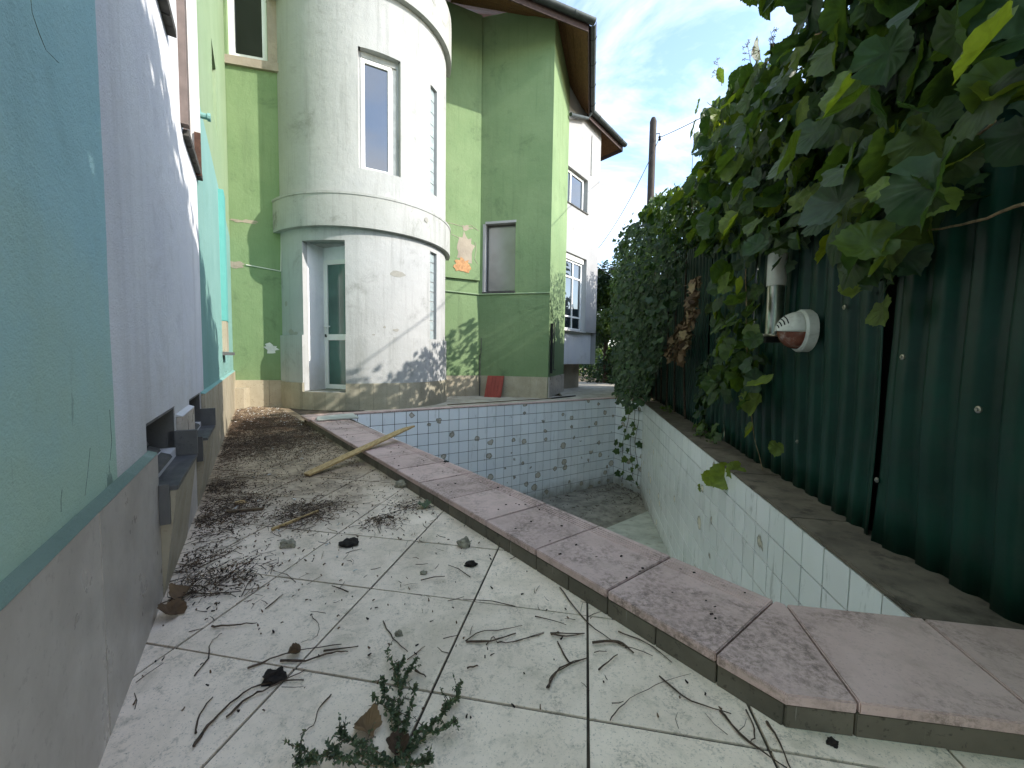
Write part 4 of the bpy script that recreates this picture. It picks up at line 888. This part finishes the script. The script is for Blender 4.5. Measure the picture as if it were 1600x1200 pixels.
# stems of the vine
sm = [[(1600, 318, .3), (1500, 352, .2), (1430, 362, .12), (1380, 366, .08)], [(1555, 190, .2), (1500, 235, .14), (1430, 290, .1), (1340, 322, .12), (1290, 335, .1)], [(1285, 50, .2), (1240, 70, .25), (1180, 110, .25), (1140, 150, .3)],
      [(1410, 0, .2), (1390, 70, .15), (1350, 170, .1), (1310, 260, .08)], [(1165, 420, .16), (1168, 560, .14), (1175, 660, .08), (1192, 735, .05)], [(1150, 250, .3), (1125, 180, .3), (1105, 160, .32)], [(1088, 350, .2), (1080, 300, .3), (1085, 200, .35)]]
for pl in sm:
    pts = [onplane(x, y, FP0+FN*o, FP0+FN*o+FD) for x, y, o in pl]; q = []
    for i in range(len(pts)-1):
        p_ = pts[max(i-1, 0)], pts[i], pts[i+1], pts[min(i+2, len(pts)-1)]
        for t in (0, .2, .4, .6, .8): q.append(.5*((2*p_[1])+(p_[2]-p_[0])*t+(2*p_[0]-5*p_[1]+4*p_[2]-p_[3])*t*t+(3*p_[1]-p_[0]-3*p_[2]+p_[3])*t**3)+rng.normal(0, .002, 3))
    q.append(pts[-1]); MB().tube(q, [.0042-.002*i/len(q) for i in range(len(q))], 6).build('stem', m['twigpale'], vine)
# flower panicles standing up against the sky
for x, y in ((1128, 100), (1212, 58), (1175, 75)):
    P = onplane(x, y+34, FP0+FN*.25, FP0+FN*.25+FD); b = MB(); rr_ = random.Random(x)
    tipv = Vector(onplane(x-8, y-10, FP0+FN*.25, FP0+FN*.25+FD))-Vector(P)
    b.tube([P, Vector(P)+tipv*.5, Vector(P)+tipv], [.003, .002, .001], 5)
    for k in range(9):
        t = .25+.08*k; o_ = Vector(P)+tipv*t; d_ = Vector((rr_.uniform(-1, 1), rr_.uniform(-1, 1), rr_.uniform(-.2, 1))).normalized()*rr_.uniform(.04, .1)*(1.2-t); b.tube([o_, o_+d_], [.0015, .001], 4)
        for q in range(6):
            e_ = o_+d_+Vector((rr_.uniform(-1, 1), rr_.uniform(-1, 1), rr_.uniform(-1, 1))).normalized()*.014; b.tube([o_+d_, e_], [.0008, .0022], 4)
    b.build('flower_panicle', m['twigpale'], vine)
# ---- dark ivy clothing the far part of the fence
PI = [(958, 395), (985, 352), (1012, 338), (1040, 325), (1072, 332), (1078, 375), (1072, 420), (1062, 470), (1044, 515), (1030, 570), (1014, 612), (1000, 632), (985, 640), (965, 628), (955, 560), (950, 470)]
ivy = thing('ivy', 'dense dark ivy covering the far end of the green fence', 'ivy', FQ(6.5, .08, 0))
I1 = sample(6500, (3.4, 9.5), (.05, 4.2), (.04, .95), PI); cI = np.mean(PI, 0); I1 = np.concatenate([I1, sample(500, (3.4, 9.5), (.05, 4.2), (.04, .95), [tuple(cI+(np.array(p)-cI)*(1.10+.05*math.sin(7*k))) for k, p in enumerate(PI)])]); ni, ti = hang(len(I1), .8, (FN[0]-.1, FN[1]-.5, .45))
leaf_mesh('foliage', 'ivy', I1, ni, ti, rng.uniform(.055, .105, len(I1)), m['ivy'], ivy)
PG = [(1000, 335), (1030, 300), (1075, 282), (1110, 262), (1120, 330), (1110, 372), (1085, 392), (1050, 372), (1020, 352)]
I2 = sample(420, (3.2, 7.5), (2.2, 4.4), (.1, .8), PG); ni, ti = hang(len(I2), .9); leaf_mesh('foliage', 'grape', I2, ni, ti, rng.uniform(.07, .13, len(I2)), m['grape'], ivy)
for k in range(7):
    u = 4.4+.7*k; q = [FQ(u+.08*math.sin(t*5+k), .08+t*2.6, .05+.1*t) for t in fr(0, 1, 6)]; MB().tube(q, [.016-.009*i/7 for i in range(7)], 6).build('stem', m['twig'], ivy)
PB = [(1082, 432), (1092, 430), (1086, 500), (1072, 540), (1064, 562), (1044, 560), (1040, 545), (1058, 515), (1075, 490)]
dv = thing('withered_creeper', 'withered brown creeper hanging on the green fence', 'creeper', FQ(4.2, .6, .1))
D1 = sample(260, (2.6, 6.5), (.4, 2.6), (.16, .4), PB); nd, td = hang(len(D1), 1.3); leaf_objs('ivy', D1, nd, td, rng.uniform(.07, .12, len(D1)), m['dead'], dv)
PCs = [[(1095, 560), (1118, 545), (1122, 575), (1108, 610), (1100, 650), (1085, 650), (1088, 600)], [(1078, 668), (1095, 652), (1118, 660), (1130, 688), (1105, 695), (1085, 690)], [(1030, 634), (1048, 630), (1052, 648), (1038, 650)]]
for q, (pc, lb) in enumerate(zip(PCs, ('ivy runner climbing the fence beside the withered creeper', 'low clump of ivy leaves spilling onto the dark pool rim', 'small ivy sprig on the pool rim below the dark ivy'))):
    cv = thing('ivy_runner', lb, 'ivy', FQ(3.5-.3*q, .08, .05)); C1 = sample((70, 46, 16)[q], (2.0, 6.5), (.06, 1.5 if q == 0 else .35), (.03, .2), pc); ncv, tcv = hang(len(C1), .8)
    leaf_objs('ivy', C1, ncv, tcv, rng.uniform(.06, .11, len(C1)), m['hedge'] if q else m['ivy'], cv)
# vine trailing down the pool wall in the far corner
pv = thing('trailing_vine', 'vine trailing down the tiled wall into the pool corner', 'vine', (*PIN[2], .08)); d23 = (PIN[3]-PIN[2])/np.linalg.norm(PIN[3]-PIN[2])
tv_ = []
for x, y in ((990, 632), (984, 640), (978, 652), (986, 662), (994, 668), (975, 672), (985, 680), (996, 690), (972, 698), (966, 690), (980, 715), (990, 714), (968, 705), (996, 725), (976, 738), (963, 736), (988, 745), (995, 752), (982, 700), (992, 676), (970, 665), (987, 730)):
    tv_.append(onplane(x, y, PIN[2]-np.array([.08, .06]), PIN[3]-np.array([.08, .06])))
tv_ = np.array(tv_); nq, tq = hang(len(tv_), .6, (-.7, -.7, .4)); leaf_objs('ivy', tv_, nq, tq, rng.uniform(.1, .17, len(tv_)), m['hedge'], pv)
for x0, x1 in ((990, 985), (982, 970), (996, 994)): MB().tube([onplane(x0+(x1-x0)*t+3*math.sin(9*t), 628+125*t, PIN[2]-np.array([.04, .03]), PIN[3]-np.array([.04, .03])) for t in fr(0, 1, 8)], .005, 5).build('stem', m['twig'], pv)
# ---- hedge on the neighbour's side (added to block light through the fence gaps and cast shade)
hd = thing('light_block_hedge', 'tall hedge added behind the green fence to block light', 'hedge', FQ(2, 0, -.7))
Hn = sample(8000, (-1.7, 12), (.1, 3.1), (-.75, -.2)); nh, th_ = hang(len(Hn), 1.5); leaf_mesh('foliage', 'ivy', Hn, nh, th_, rng.uniform(.1, .18, len(Hn)), m['ivy'], hd)
for k in range(10): u = -1.5+1.35*k; MB().tube([FQ(u, 0, -.5), FQ(u+.1, 1.2, -.45), FQ(u+.05, 2.6, -.5)], [.03, .022, .008], 7).build('trunk', m['twig'], hd)
# ---- trees and shrubs at the end of the yard
def tree(x, y, h, r, zlow, n, lab, name='tree', mat='hedge', lean=0., size=(.1, .2), grp=None):
    t = thing(name, lab, 'tree' if name == 'tree' else 'shrub', (x, y, 0), grp); rr_ = random.Random(int(x*100)); b = MB()
    b.tube([(x, y, -.05), (x+lean*.3, y, h*.3), (x+lean*.6, y, h*.6), (x+lean, y, h*.92)], [.09*h/4, .07*h/4, .045*h/4, .012], 8)
    lobes = []
    for k in range(16):
        a = rr_.uniform(0, 6.28); tz = rr_.uniform(0, 1); zz = zlow+(h-zlow)*tz*.95; rad_ = r*math.sqrt(max(.05, 1-(2*tz-.9)**2*.8))*rr_.uniform(.35, .85)
        c = Vector((x+lean*tz+rad_*math.cos(a), y+rad_*math.sin(a), zz)); lobes.append((c, r*rr_.uniform(.28, .5))); s_ = Vector((x+lean*.4, y, max(.1, zz*.55))); b.tube([s_, (s_+c)/2+Vector((0, 0, .1)), c], [.03, .02, .006], 5)
    b.build('trunk', m['twig'], t)
    P = []
    for k in range(n):
        c, rl_ = lobes[rr_.randrange(len(lobes))]; d_ = Vector((rr_.gauss(0, 1), rr_.gauss(0, 1), rr_.gauss(0, 1))).normalized(); P.append(tuple(c+d_*rl_*(.55+.5*rr_.random()**.6)))
    P = np.array(P); P[:, 2] = np.maximum(P[:, 2], .06); c0 = P-np.array([x, y, h*.5]); nr_ = c0*.6+rng.normal(0, .6, P.shape)+np.array([0, 0, .5]); leaf_mesh('crown', 'oval', P, nr_, np.array([0, 0, -.6])+rng.normal(0, .6, P.shape), rng.uniform(*size, n), m[mat], t); return t
tree(4.15, 14.6, 4.4, 1.35, .4, 5200, 'bushy green tree growing at the end of the yard past the ivy', lean=.2)
tree(3.55, 15.4, 4.5, 1.25, .15, 5600, 'tall dark shrub close behind the white bay of the house', 'shrub', 'ivy')
tree(4.4, 11.6, 4.5, 1.15, 1.5, 5000, 'sunlit leafy tree rising over the ivy below the utility pole', lean=.15)
tree(5.6, 20.5, 4.6, 2.0, .3, 4600, 'broad tree at the back of the yard', lean=-.3, size=(.14, .26))
tree(2.9, 22.5, 3.9, 1.9, .2, 4200, 'low spreading tree closing the far end of the walk', size=(.14, .26))
tree(3.05, 9.5, 2.9, .62, .1, 3000, 'dark shrub crowding the far corner of the pool', 'shrub', 'ivy', size=(.07, .13))
# far thicket so that no bare horizon shows
b = []
for k in range(9000):
    a = random.uniform(-1.35, 1.35); d_ = random.uniform(45, 60); b.append((math.sin(a)*d_, math.cos(a)*d_, random.uniform(0, 1)**1.3*(4.2+1.6*math.sin(a*17)+1.2*math.sin(a*41))))
b = np.array(b); o = leaf_mesh('far_thicket', 'oval', b, rng.normal(0, .5, b.shape)+np.array([0, -1, .5]), rng.normal(0, 1, b.shape), rng.uniform(.7, 1.4, len(b)), m['hedge']); tag(o, 'far belt of trees beyond the yards')
# ---- utility pole and wires
pp = np.array([4.55, 13.1]); zt = hz2 = None
d_ = ray(1021, 184); t = np.linalg.norm(pp)/np.linalg.norm(d_[:2]); ptop = EYE+t*d_[2]; dxy = d_[:2]*t
pole = thing('utility_pole', 'weathered wooden utility pole behind the ivy', 'pole', (dxy[0], dxy[1], 0))
MB().lathe([(.125, 0), (.105, ptop-.12), (.06, ptop), (0, ptop+.01)], (dxy[0], dxy[1], 0), n=14).build('shaft', m['pole'], pole, auto=40)
ins = np.array([dxy[0]+.2, dxy[1]-.05, ptop-.62]); MB().tube([(dxy[0], dxy[1], ptop-.5), (dxy[0]+.2, dxy[1]-.05, ptop-.5), ins], .015, 6).lathe([(.02, -.1), (.05, -.07), (.03, -.02), (.045, .02), (.015, .05)], ins, n=10).build('insulator', m['black'], pole)
def wire(a, b_, sag, lab): 
    a, b_ = np.array(a, float), np.array(b_, float); tag(MB().tube([a*(1-t)+b_*t-np.array([0, 0, sag*4*t*(1-t)]) for t in fr(0, 1, 20)], .011, 5).build('wire', m['wire']), lab, 'wire')
wire(ins, onplane(1500, -60, FP0-FN*2, FP0-FN*2+FD), .12, 'overhead wire running from the pole over the grapevine')
wp = np.array(fw_(fw_.L-.02, 0, -.02)); hzw = lambda x, y: (lambda d: np.array([wp[0]+.0, wp[1], EYE+d[2]*np.linalg.norm(wp[:2])/np.linalg.norm(d[:2])]))(ray(x, y))
wire(ins, hzw(930, 388), .25, 'service wire dropping from the pole to the white bay wall')
wire(hzw(931, 412), (9, 24, 6.2), .3, 'thin wire leaving the white bay towards the trees'); wire(hzw(931, 417), (7.5, 22, 4.2), .15, 'lowest cable between the white bay and the back trees')
# ================================================================== THINGS LYING ABOUT
P0 = np.array([-1.47, 2.86, .006]); P1 = np.array([-.955, 3.84, .205]); dv_ = Vector(P1-P0); dn = dv_.normalized(); sd = dn.cross(Vector((0, 0, 1))).normalized(); nn_ = sd.cross(dn)
b = MB(); hw = .04; tk = .014
prof = [(0, -.8, .7), (.06, -1, 1), (.86, -1, 1), (.93, -.6, 1), (1.0, .55, .95)]
for (t0, a0, b0), (t1, a1, b1_) in zip(prof, prof[1:]):
    c0 = Vector(P0)+dv_*t0; c1_ = Vector(P0)+dv_*t1
    b.hexa([c0+sd*a0*hw, c0+sd*b0*hw, c1_+sd*b1_*hw, c1_+sd*a1*hw]+[c0+sd*a0*hw+nn_*tk, c0+sd*b0*hw+nn_*tk, c1_+sd*b1_*hw+nn_*tk, c1_+sd*a1*hw+nn_*tk])
tag(b.build('plank', m['plank']), 'pale sawn plank propped across the pink pool curb', 'plank')
def strip(x0, y0, x1, y1, w, mat, lab, z=.004, tk=.012):
    a, b_ = G(x0, y0, z), G(x1, y1, z); d_ = Vector(b_-a).normalized(); s_ = d_.cross(Vector((0, 0, 1)))*w/2; a, b_ = Vector(a), Vector(b_); u = Vector((0, 0, tk))
    tag(MB().hexa([a-s_, a+s_*.8, b_+s_, b_-s_*.7, a-s_+u, a+s_*.8+u, b_+s_+u, b_-s_*.7+u]).build('wood_strip', m[mat]), lab, 'wood strip')
strip(425, 829, 497, 800, .014, 'plank', 'thin pale wood strip on the littered deck'); strip(352, 802, 412, 796, .018, 'oldplank', 'grey wood strip among the litter beside the wall')
strip(478, 649, 552, 646, .12, 'oldplank', 'dark board lying against the foot of the tower', .002, .02); strip(700, 633, 860, 623, .05, 'oldplank', 'long dark batten along the far pool rim', .08, .012); strip(862, 623, 898, 619, .06, 'black', 'black lath at the corner of the green wall', .004, .02)
# red crate lid leaning on the green wall
u0, _ = fb.uz(762, 600); u1, _ = fb.uz(787, 600); ztop = fb.uz(775, 587)[1]
rc = MB(); rc.hexa([fb(u0, .0, -.26), fb(u1, .0, -.26), fb(u1, .0, -.22), fb(u0, .0, -.22), fb(u0+.03, ztop, -.10), fb(u1+.03, ztop, -.10), fb(u1+.03, ztop, -.06), fb(u0+.03, ztop, -.06)])
crate = thing('ribbed_panel', 'red ribbed panel leaning against the shaded green wall', 'panel', fb(u0, 0, -.2)); rc.build('sheet', m['redplastic'], crate)
for q in range(5):
    uq = u0+(u1-u0)*(q+.5)/5; MB().hexa([fb(uq-.012, .0, -.275), fb(uq+.012, .0, -.275), fb(uq+.012, .0, -.255), fb(uq-.012, .0, -.255), fb(uq+.018, ztop-.01, -.115), fb(uq+.042, ztop-.01, -.115), fb(uq+.042, ztop-.01, -.098), fb(uq+.018, ztop-.01, -.098)]).build('rib', m['redplastic'], crate)
# twigs read from the photograph
Z8 = lambda p: (300+p[0]/2.4615, 900+p[1]/2.4615); Z5 = lambda p: (800+p[0]/2, 800+p[1]/2)
TW = [(Z8, q, r_) for q, r_ in (([(1055, 250), (1110, 215), (1200, 205), (1270, 190)], 1), ([(1055, 253), (1150, 250), (1245, 220)], 1.9), ([(1175, 258), (1250, 250), (1355, 215)], 1.2), ([(735, 175), (775, 240), (830, 290)], 1.2), ([(460, 155), (490, 195), (470, 240), (420, 255)], .7),
      ([(535, 455), (490, 510), (465, 575), (415, 610)], 1.1), ([(215, 355), (330, 310), (400, 290), (575, 262)], 1.5), ([(340, 325), (440, 325), (540, 295), (600, 290)], 1.8), ([(510, 290), (640, 270)], 1.6), ([(5, 655), (60, 580), (150, 490), (260, 420), (430, 400)], 2.), ([(135, 540), (215, 470), (300, 430), (435, 360)], 1.8),
      ([(10, 605), (30, 535), (80, 465)], 1.3), ([(75, 195), (160, 190), (250, 180)], 1.7), ([(10, 385), (60, 320), (70, 260), (115, 220)], 1.2), ([(1370, 430), (1400, 370), (1520, 315)], 1.5), ([(1410, 260), (1440, 320), (1465, 335)], 1.2), ([(1380, 225), (1440, 232), (1510, 220)], 1.5), ([(1320, 155), (1440, 188)], 1.), ([(860, 365), (900, 388)], 1.6), ([(285, 125), (350, 70)], 1.4), ([(1130, 265), (1160, 235), (1175, 258)], 1.), ([(1060, 355), (1100, 345)], 1.6), ([(830, 325), (895, 270)], 1.))]
TW += [(Z5, q, r_) for q, r_ in (([(150, 235), (220, 330), (310, 400), (440, 450)], 1.3), ([(250, 410), (330, 405), (380, 440)], 2.6), ([(110, 550), (150, 490), (235, 455)], 1.5), ([(460, 515), (560, 590), (685, 630)], 1.2), ([(305, 655), (350, 600), (450, 540), (560, 505)], .7), ([(650, 620), (740, 720), (860, 800)], 1.6), ([(795, 655), (830, 710), (870, 800)], 1.8), ([(270, 495), (330, 445)], 1.5), ([(0, 408), (100, 378)], 1.), ([(140, 405), (180, 470)], 1.2), ([(330, 375), (420, 410), (500, 470)], 1.3), ([(120, 380), (225, 380)], 1.1), ([(730, 620), (760, 680), (745, 720)], 1.2))]
def tlabel(s_, r_):
    L_ = sum(np.linalg.norm(b_-a) for a, b_ in zip(s_, s_[1:])); ch = np.linalg.norm(s_[-1]-s_[0]); c = s_[len(s_)//2][:2]; wp_ = G(640, 1150, 0)[:2]
    where = 'under the pool curb' if abs((c-CF0)@CFN) < .14 else 'beside the small weed' if np.linalg.norm(c-wp_) < .2 else 'near the grey plinth' if (c-LW0)@LWN < .45 else 'between the weed and the curb' if c[0] > wp_[0] else 'between the plinth and the weed'
    return '%s %s %s dry twig on the deck %s' % ('long' if L_ > .14 else 'short', 'thick' if r_ > 1.45 else 'thin', 'bowed' if L_ > ch*1.05 else 'straight', where)
for k, (zf_, q, r_) in enumerate(TW):
    pts = [G(*zf_(p), .0028+.0015*r_) for p in q]; s_ = []
    for i in range(len(pts)-1):
        for t in (0, .25, .5, .75):
            p_ = pts[max(i-1, 0)], pts[i], pts[i+1], pts[min(i+2, len(pts)-1)]; s_.append(.5*((2*p_[1])+(p_[2]-p_[0])*t+(2*p_[0]-5*p_[1]+4*p_[2]-p_[3])*t*t+(3*p_[1]-p_[0]-3*p_[2]+p_[3])*t**3)+np.array([*rng.normal(0, .0012, 2), abs(rng.normal(0, .0015))]))
    s_.append(pts[-1]); n = len(s_)
    tag(MB().tube(s_, [.0015*r_*(1.2-.75*i/n)*random.uniform(.75, 1.25) for i in range(n)], 6).build('twig', m['twig']), tlabel(s_, r_), 'twig', 'twigs on the deck')
def crumb(x, y, s, mat, lab, name, cat, flat=.7, n=1, grp=None):
    P = G(x, y, 0); b = MB(); rr_ = random.Random(int(x*7+y))
    bm = bmesh.new(); bmesh.ops.create_icosphere(bm, subdivisions=3, radius=1)
    for v in bm.verts:
        k = 1+.55*mnoise.noise(v.co*1.6+Vector((x, y, 0)))+.25*mnoise.noise(v.co*4+Vector((y, x, 0))); v.co = Vector((v.co.x*s*k, v.co.y*s*k*.8, max(-.3, v.co.z)*s*flat*k+s*flat*.3))+Vector(P)
    me = bpy.data.meshes.new(name); bm.to_mesh(me); bm.free(); me.materials.append(m[mat]); tag(link(bpy.data.objects.new(name, me)), lab, cat, grp)
crumb(545, 851, .045, 'clump', 'black heap of rotted leaf mould on the deck tiles', 'mould_heap', 'debris', .4); crumb(735, 883, .026, 'clump', 'small black heap of mould beside the curb', 'mould_heap', 'debris', .45); crumb(427, 1062, .03, 'clump', 'brown rotted clump among long twigs near the plinth', 'rotted_clump', 'debris', .6)
crumb(450, 853, .034, 'stone', 'grey crumpled lump on the littered deck', 'rubble', 'rubble', .7); crumb(725, 853, .03, 'stone', 'pale flat stone chip leaning by the curb', 'rubble', 'rubble', .9); crumb(629, 760, .05, 'stone', 'grey rubble lump against the curb face', 'rubble', 'rubble', .6)
crumb(623, 992, .0135, 'stone', 'small olive stone beside a curved twig', 'pebble', 'stone', .8); crumb(662, 896, .014, 'stone', 'small grey stone on a middle deck tile', 'pebble', 'stone', .6); crumb(376, 787, .03, 'plank', 'tan lump in the litter heap by the wall', 'rubble', 'rubble', .5)
crumb(1300, 1163, .012, 'clump', 'dark crumb at the foot of the curb corner', 'pebble', 'stone', .9); crumb(697, 722, .02, 'black', 'black stone on the coping edge', 'pebble', 'stone', .6)
for o in list(bpy.data.objects):
    if o.get('label') == 'black stone on the coping edge':
        for v in o.data.vertices: v.co.z += ZC-.002; v.co.x *= .9; v.co.y *= .9
def dead_leaf(x, y, s, lab, mat='dead', rz=0., tilt=.4):
    P = G(x, y, 0); q = (int(x+y)) % 8; tv, tt = TPL['grape'][q]; v = tv.copy(); v[:, 1] -= .45; v[:, 2] = v[:, 2]*1.6+.35*v[:, 0]**2*2.5; c, s2 = math.cos(rz), math.sin(rz); w = np.stack([v[:, 0]*c-v[:, 1]*s2, (v[:, 0]*s2+v[:, 1]*c)*math.cos(tilt), v[:, 2]+v[:, 1]*math.sin(tilt)*.3], 1)*s
    w[:, 2] -= w[:, 2].min()-.003; w += np.array([P[0], P[1], 0]); me = bpy.data.meshes.new('dead_leaf'); me.from_pydata(w.tolist(), [], tt.tolist()); me.polygons.foreach_set('use_smooth', [True]*len(tt)); me.materials.append(m[mat]); tag(link(bpy.data.objects.new('dead_leaf', me)), lab, 'leaf')
dead_leaf(572, 1143, .062, 'curled brown dead leaf beside the weed', rz=1.2); dead_leaf(622, 1172, .045, 'tan dead leaf in the middle of the weed', rz=.3); dead_leaf(460, 1024, .035, 'reddish dead leaf caught on twigs', rz=2.); dead_leaf(268, 962, .075, 'large dry olive leaf at the foot of the plinth', rz=1.4)
dead_leaf(285, 935, .07, 'dry brown leaf standing against the plinth', rz=.2); dead_leaf(663, 793, .075, 'yellowish dry leaf propped against the curb', 'weed', rz=.4); dead_leaf(1143, 945, .03, 'small brown leaf under the curb', rz=.9); dead_leaf(1010, 762+8, .1, 'dead leaf on the dirty pool floor', rz=.9) if False else None
# weed growing out of the joint
wd = thing('weed', 'small wiry green weed growing from a deck tile joint', 'weed', G(640, 1185, 0)); Wp, Wn, Wt, Ws = [], [], [], []
def sprig(px, h0):
    pts = [G(*p, h_) for p, h_ in zip(px, h0)]; q = []
    for i in range(len(pts)-1):
        for t in fr(0, 1, 6)[:-1]: q.append(pts[i]*(1-t)+pts[i+1]*t+rng.normal(0, .0015, 3))
    q.append(pts[-1]); n = len(q); MB().tube(q, [.0016-.001*i/n for i in range(n)], 5).build('stem', m['twigpale'], wd)
    for i in range(1, n):
        for s_ in range(9):
            t = random.random(); base = q[i-1]*(1-t)+q[i]*t; d_ = rng.normal(0, 1, 3); d_[2] = abs(d_[2])*.7; d_ /= np.linalg.norm(d_)
            Wp.append(base); Wn.append(rng.normal(0, 1, 3)+np.array([0, 0, .5])); Wt.append(d_); Ws.append(random.uniform(.007, .014))
        if i > n*.25 and random.random() < .5:
            d_ = np.array([*rng.normal(0, 1, 2), .6]); d_ *= random.uniform(.015, .04)/np.linalg.norm(d_); MB().tube([q[i], q[i]+d_], [.001, .0005], 4).build('stem', m['twig'], wd)
            for s_ in range(9): Wp.append(q[i]+d_*random.random()); Wn.append(rng.normal(0, 1, 3)+np.array([0, 0, .5])); e_ = rng.normal(0, 1, 3); Wt.append(e_); Ws.append(random.uniform(.005, .01))
Z9 = lambda x, y: (430+x/4.571, 980+y/4.571)
for px in ([(900, 950), (880, 650), (890, 430), (800, 160)], [(900, 430), (860, 330), (920, 230)], [(890, 420), (950, 330), (1010, 220)], [(900, 950), (860, 620), (780, 480), (765, 370)], [(900, 950), (820, 600), (690, 480)], [(920, 950), (1000, 780), (1110, 700), (1220, 590), (1250, 520)], [(1230, 560), (1290, 510), (1330, 390)], [(920, 950), (1080, 760), (1200, 730), (1310, 660)], [(900, 980), (650, 850), (500, 800), (460, 720)], [(880, 1000), (600, 920), (330, 930), (130, 850)], [(880, 1000), (480, 960), (380, 820)], [(940, 960), (920, 760), (950, 640), (1010, 400)], [(300, 960), (250, 950), (150, 960)], [(880, 1000), (700, 930), (560, 830)], [(940, 1000), (1060, 960), (1120, 930)]):
    sprig([Z9(*p) for p in px], [.004+.03*i/(len(px)-1) for i in range(len(px))])
leaf_mesh('foliage', 'oval', np.array(Wp), np.array(Wn), np.array(Wt), np.array(Ws), m['weed'], wd)
# litter: crumbs, needles and stem bits too many to count
def litter(dens, n, name, lab, mats, lmin, lmax, rr0):
    b = MB(); k = 0
    while k < n:
        y = random.uniform(.9, 6.8); x = random.uniform(-4.6, .7); u = (np.array([x, y])-LW0)@LWD; o = (np.array([x, y])-LW0)@LWN
        if o < .02 or (np.array([x, y])-CF0)@CFN > -.01 or (y > 6.4 and x > -3.7) or np.hypot(x-TC[0], y-TC[1]) < TR+.06: continue
        if random.random() > dens(u, o, x, y): continue
        k += 1; l = random.uniform(lmin, lmax); a = random.uniform(0, 3.14); z = random.uniform(.001, .008)+.012*random.random()*dens(u, o, x, y); dx, dy = math.cos(a)*l, math.sin(a)*l; bx, by = random.uniform(-.25, .25)*l, random.uniform(-.25, .25)*l; r_ = random.uniform(.6, 1.4)*rr0
        b.tube([(x-dx, y-dy, z), (x+bx, y+by, z+random.uniform(0, .004)), (x+dx, y+dy, z+random.uniform(-.0, .006))], [r_, r_*.9, r_*.6], 4)
    return tag(b.build(name, mats), lab, kind='stuff')
HEAPS = [(G(345, 905)[:2], .13), (G(300, 880)[:2], .1), (G(335, 815)[:2], .2), (G(375, 790)[:2], .16), (G(330, 765)[:2], .16), (G(350, 700)[:2], .35), (G(420, 690)[:2], .5), (G(400, 664)[:2], .7), (G(470, 668)[:2], .5), (G(640, 790)[:2], .1), (G(600, 815)[:2], .08), (G(480, 800)[:2], .16)]
def heap(x, y): return max(math.exp(-((x-c[0])**2+(y-c[1])**2)/(r_*r_)) for c, r_ in HEAPS)
def dN(u, o, x, y):
    q = mnoise.noise(Vector((x*3.2, y*3.2, 0)))*.5+.5; return min(1, heap(x, y)*(.35+q)+math.exp(-((o-.06)/.12)**2)*.35*q*(u > .6)+.012)*(.35 if y < 1.3 else 1)
litter(dN, 9500, 'stem_litter', 'dry stems and needles drifted along the plinth', m['twig'], .005, .036, .0011)
litter(dN, 900, 'pale_litter', 'pale stem fragments in the litter', m['twigpale'], .005, .035, .0011)
litter(dN, 260, 'coarse_litter', 'coarser broken stems in the litter', m['twig'], .04, .1, .0018)
def dC(u, o, x, y):
    q = mnoise.noise(Vector((x*4.1+5, y*4.1, 2)))*.5+.5; return min(1, .03*q+heap(x, y)*q*1.2+.12*q*(y > 2.4))
litter(dC, 4200, 'leaf_crumbs', 'dark leaf crumbs scattered over the deck', m['clump'], .0012, .006, .0022)
litter(lambda u, o, x, y: min(1, dC(u, o, x, y)*1.5+.25*math.exp(-(o/.5)**2)*(u > .7)+.3*(y > 3.2)), 7000, 'earth_crumbs', 'brown earth crumbs scattered over the deck', m['crumb'], .001, .006, .0024)
litter(lambda u, o, x, y: .5 if y > 4.8 else .03, 160, 'paint_chips', 'white paint flakes among the litter', m['pvcold'], .004, .014, .004)
# leaf crumbs on the coping and in the pool
b = MB()
for k in range(90):
    s_ = random.uniform(.2, 5.2); w_ = random.uniform(.02, .38); p = cpt(s_, w_); l = random.uniform(.002, .006); b.tube([(p[0]-l, p[1], ZC+.004), (p[0]+l, p[1]+random.uniform(-l, l), ZC+.005)], random.uniform(.0012, .003), 4)
tag(b.build('coping_crumbs', m['clump']), 'dark crumbs on the pink coping', kind='stuff')
b = MB()
for k in range(260):
    p = PIN[2]*random.uniform(.0, 1)+PIN[3]*0; t, s_ = random.random()**1.6, random.random(); p = (PIN[3]*(1-s_)+PIN[2]*s_)*(1-t)+(PIN[4]*(1-s_)+q1*s_)*t; l = random.uniform(.004, .03); a = random.uniform(0, 3.1); b.tube([(p[0]-l*math.cos(a), p[1]-l*math.sin(a), ZB+.02), (p[0]+l*math.cos(a), p[1]+l*math.sin(a), ZB+.024)], random.uniform(.002, .005), 4)
tag(b.build('pool_litter', m['twig']), 'dead leaves and stems on the pool floor', kind='stuff')
bpy.context.view_layer.update()
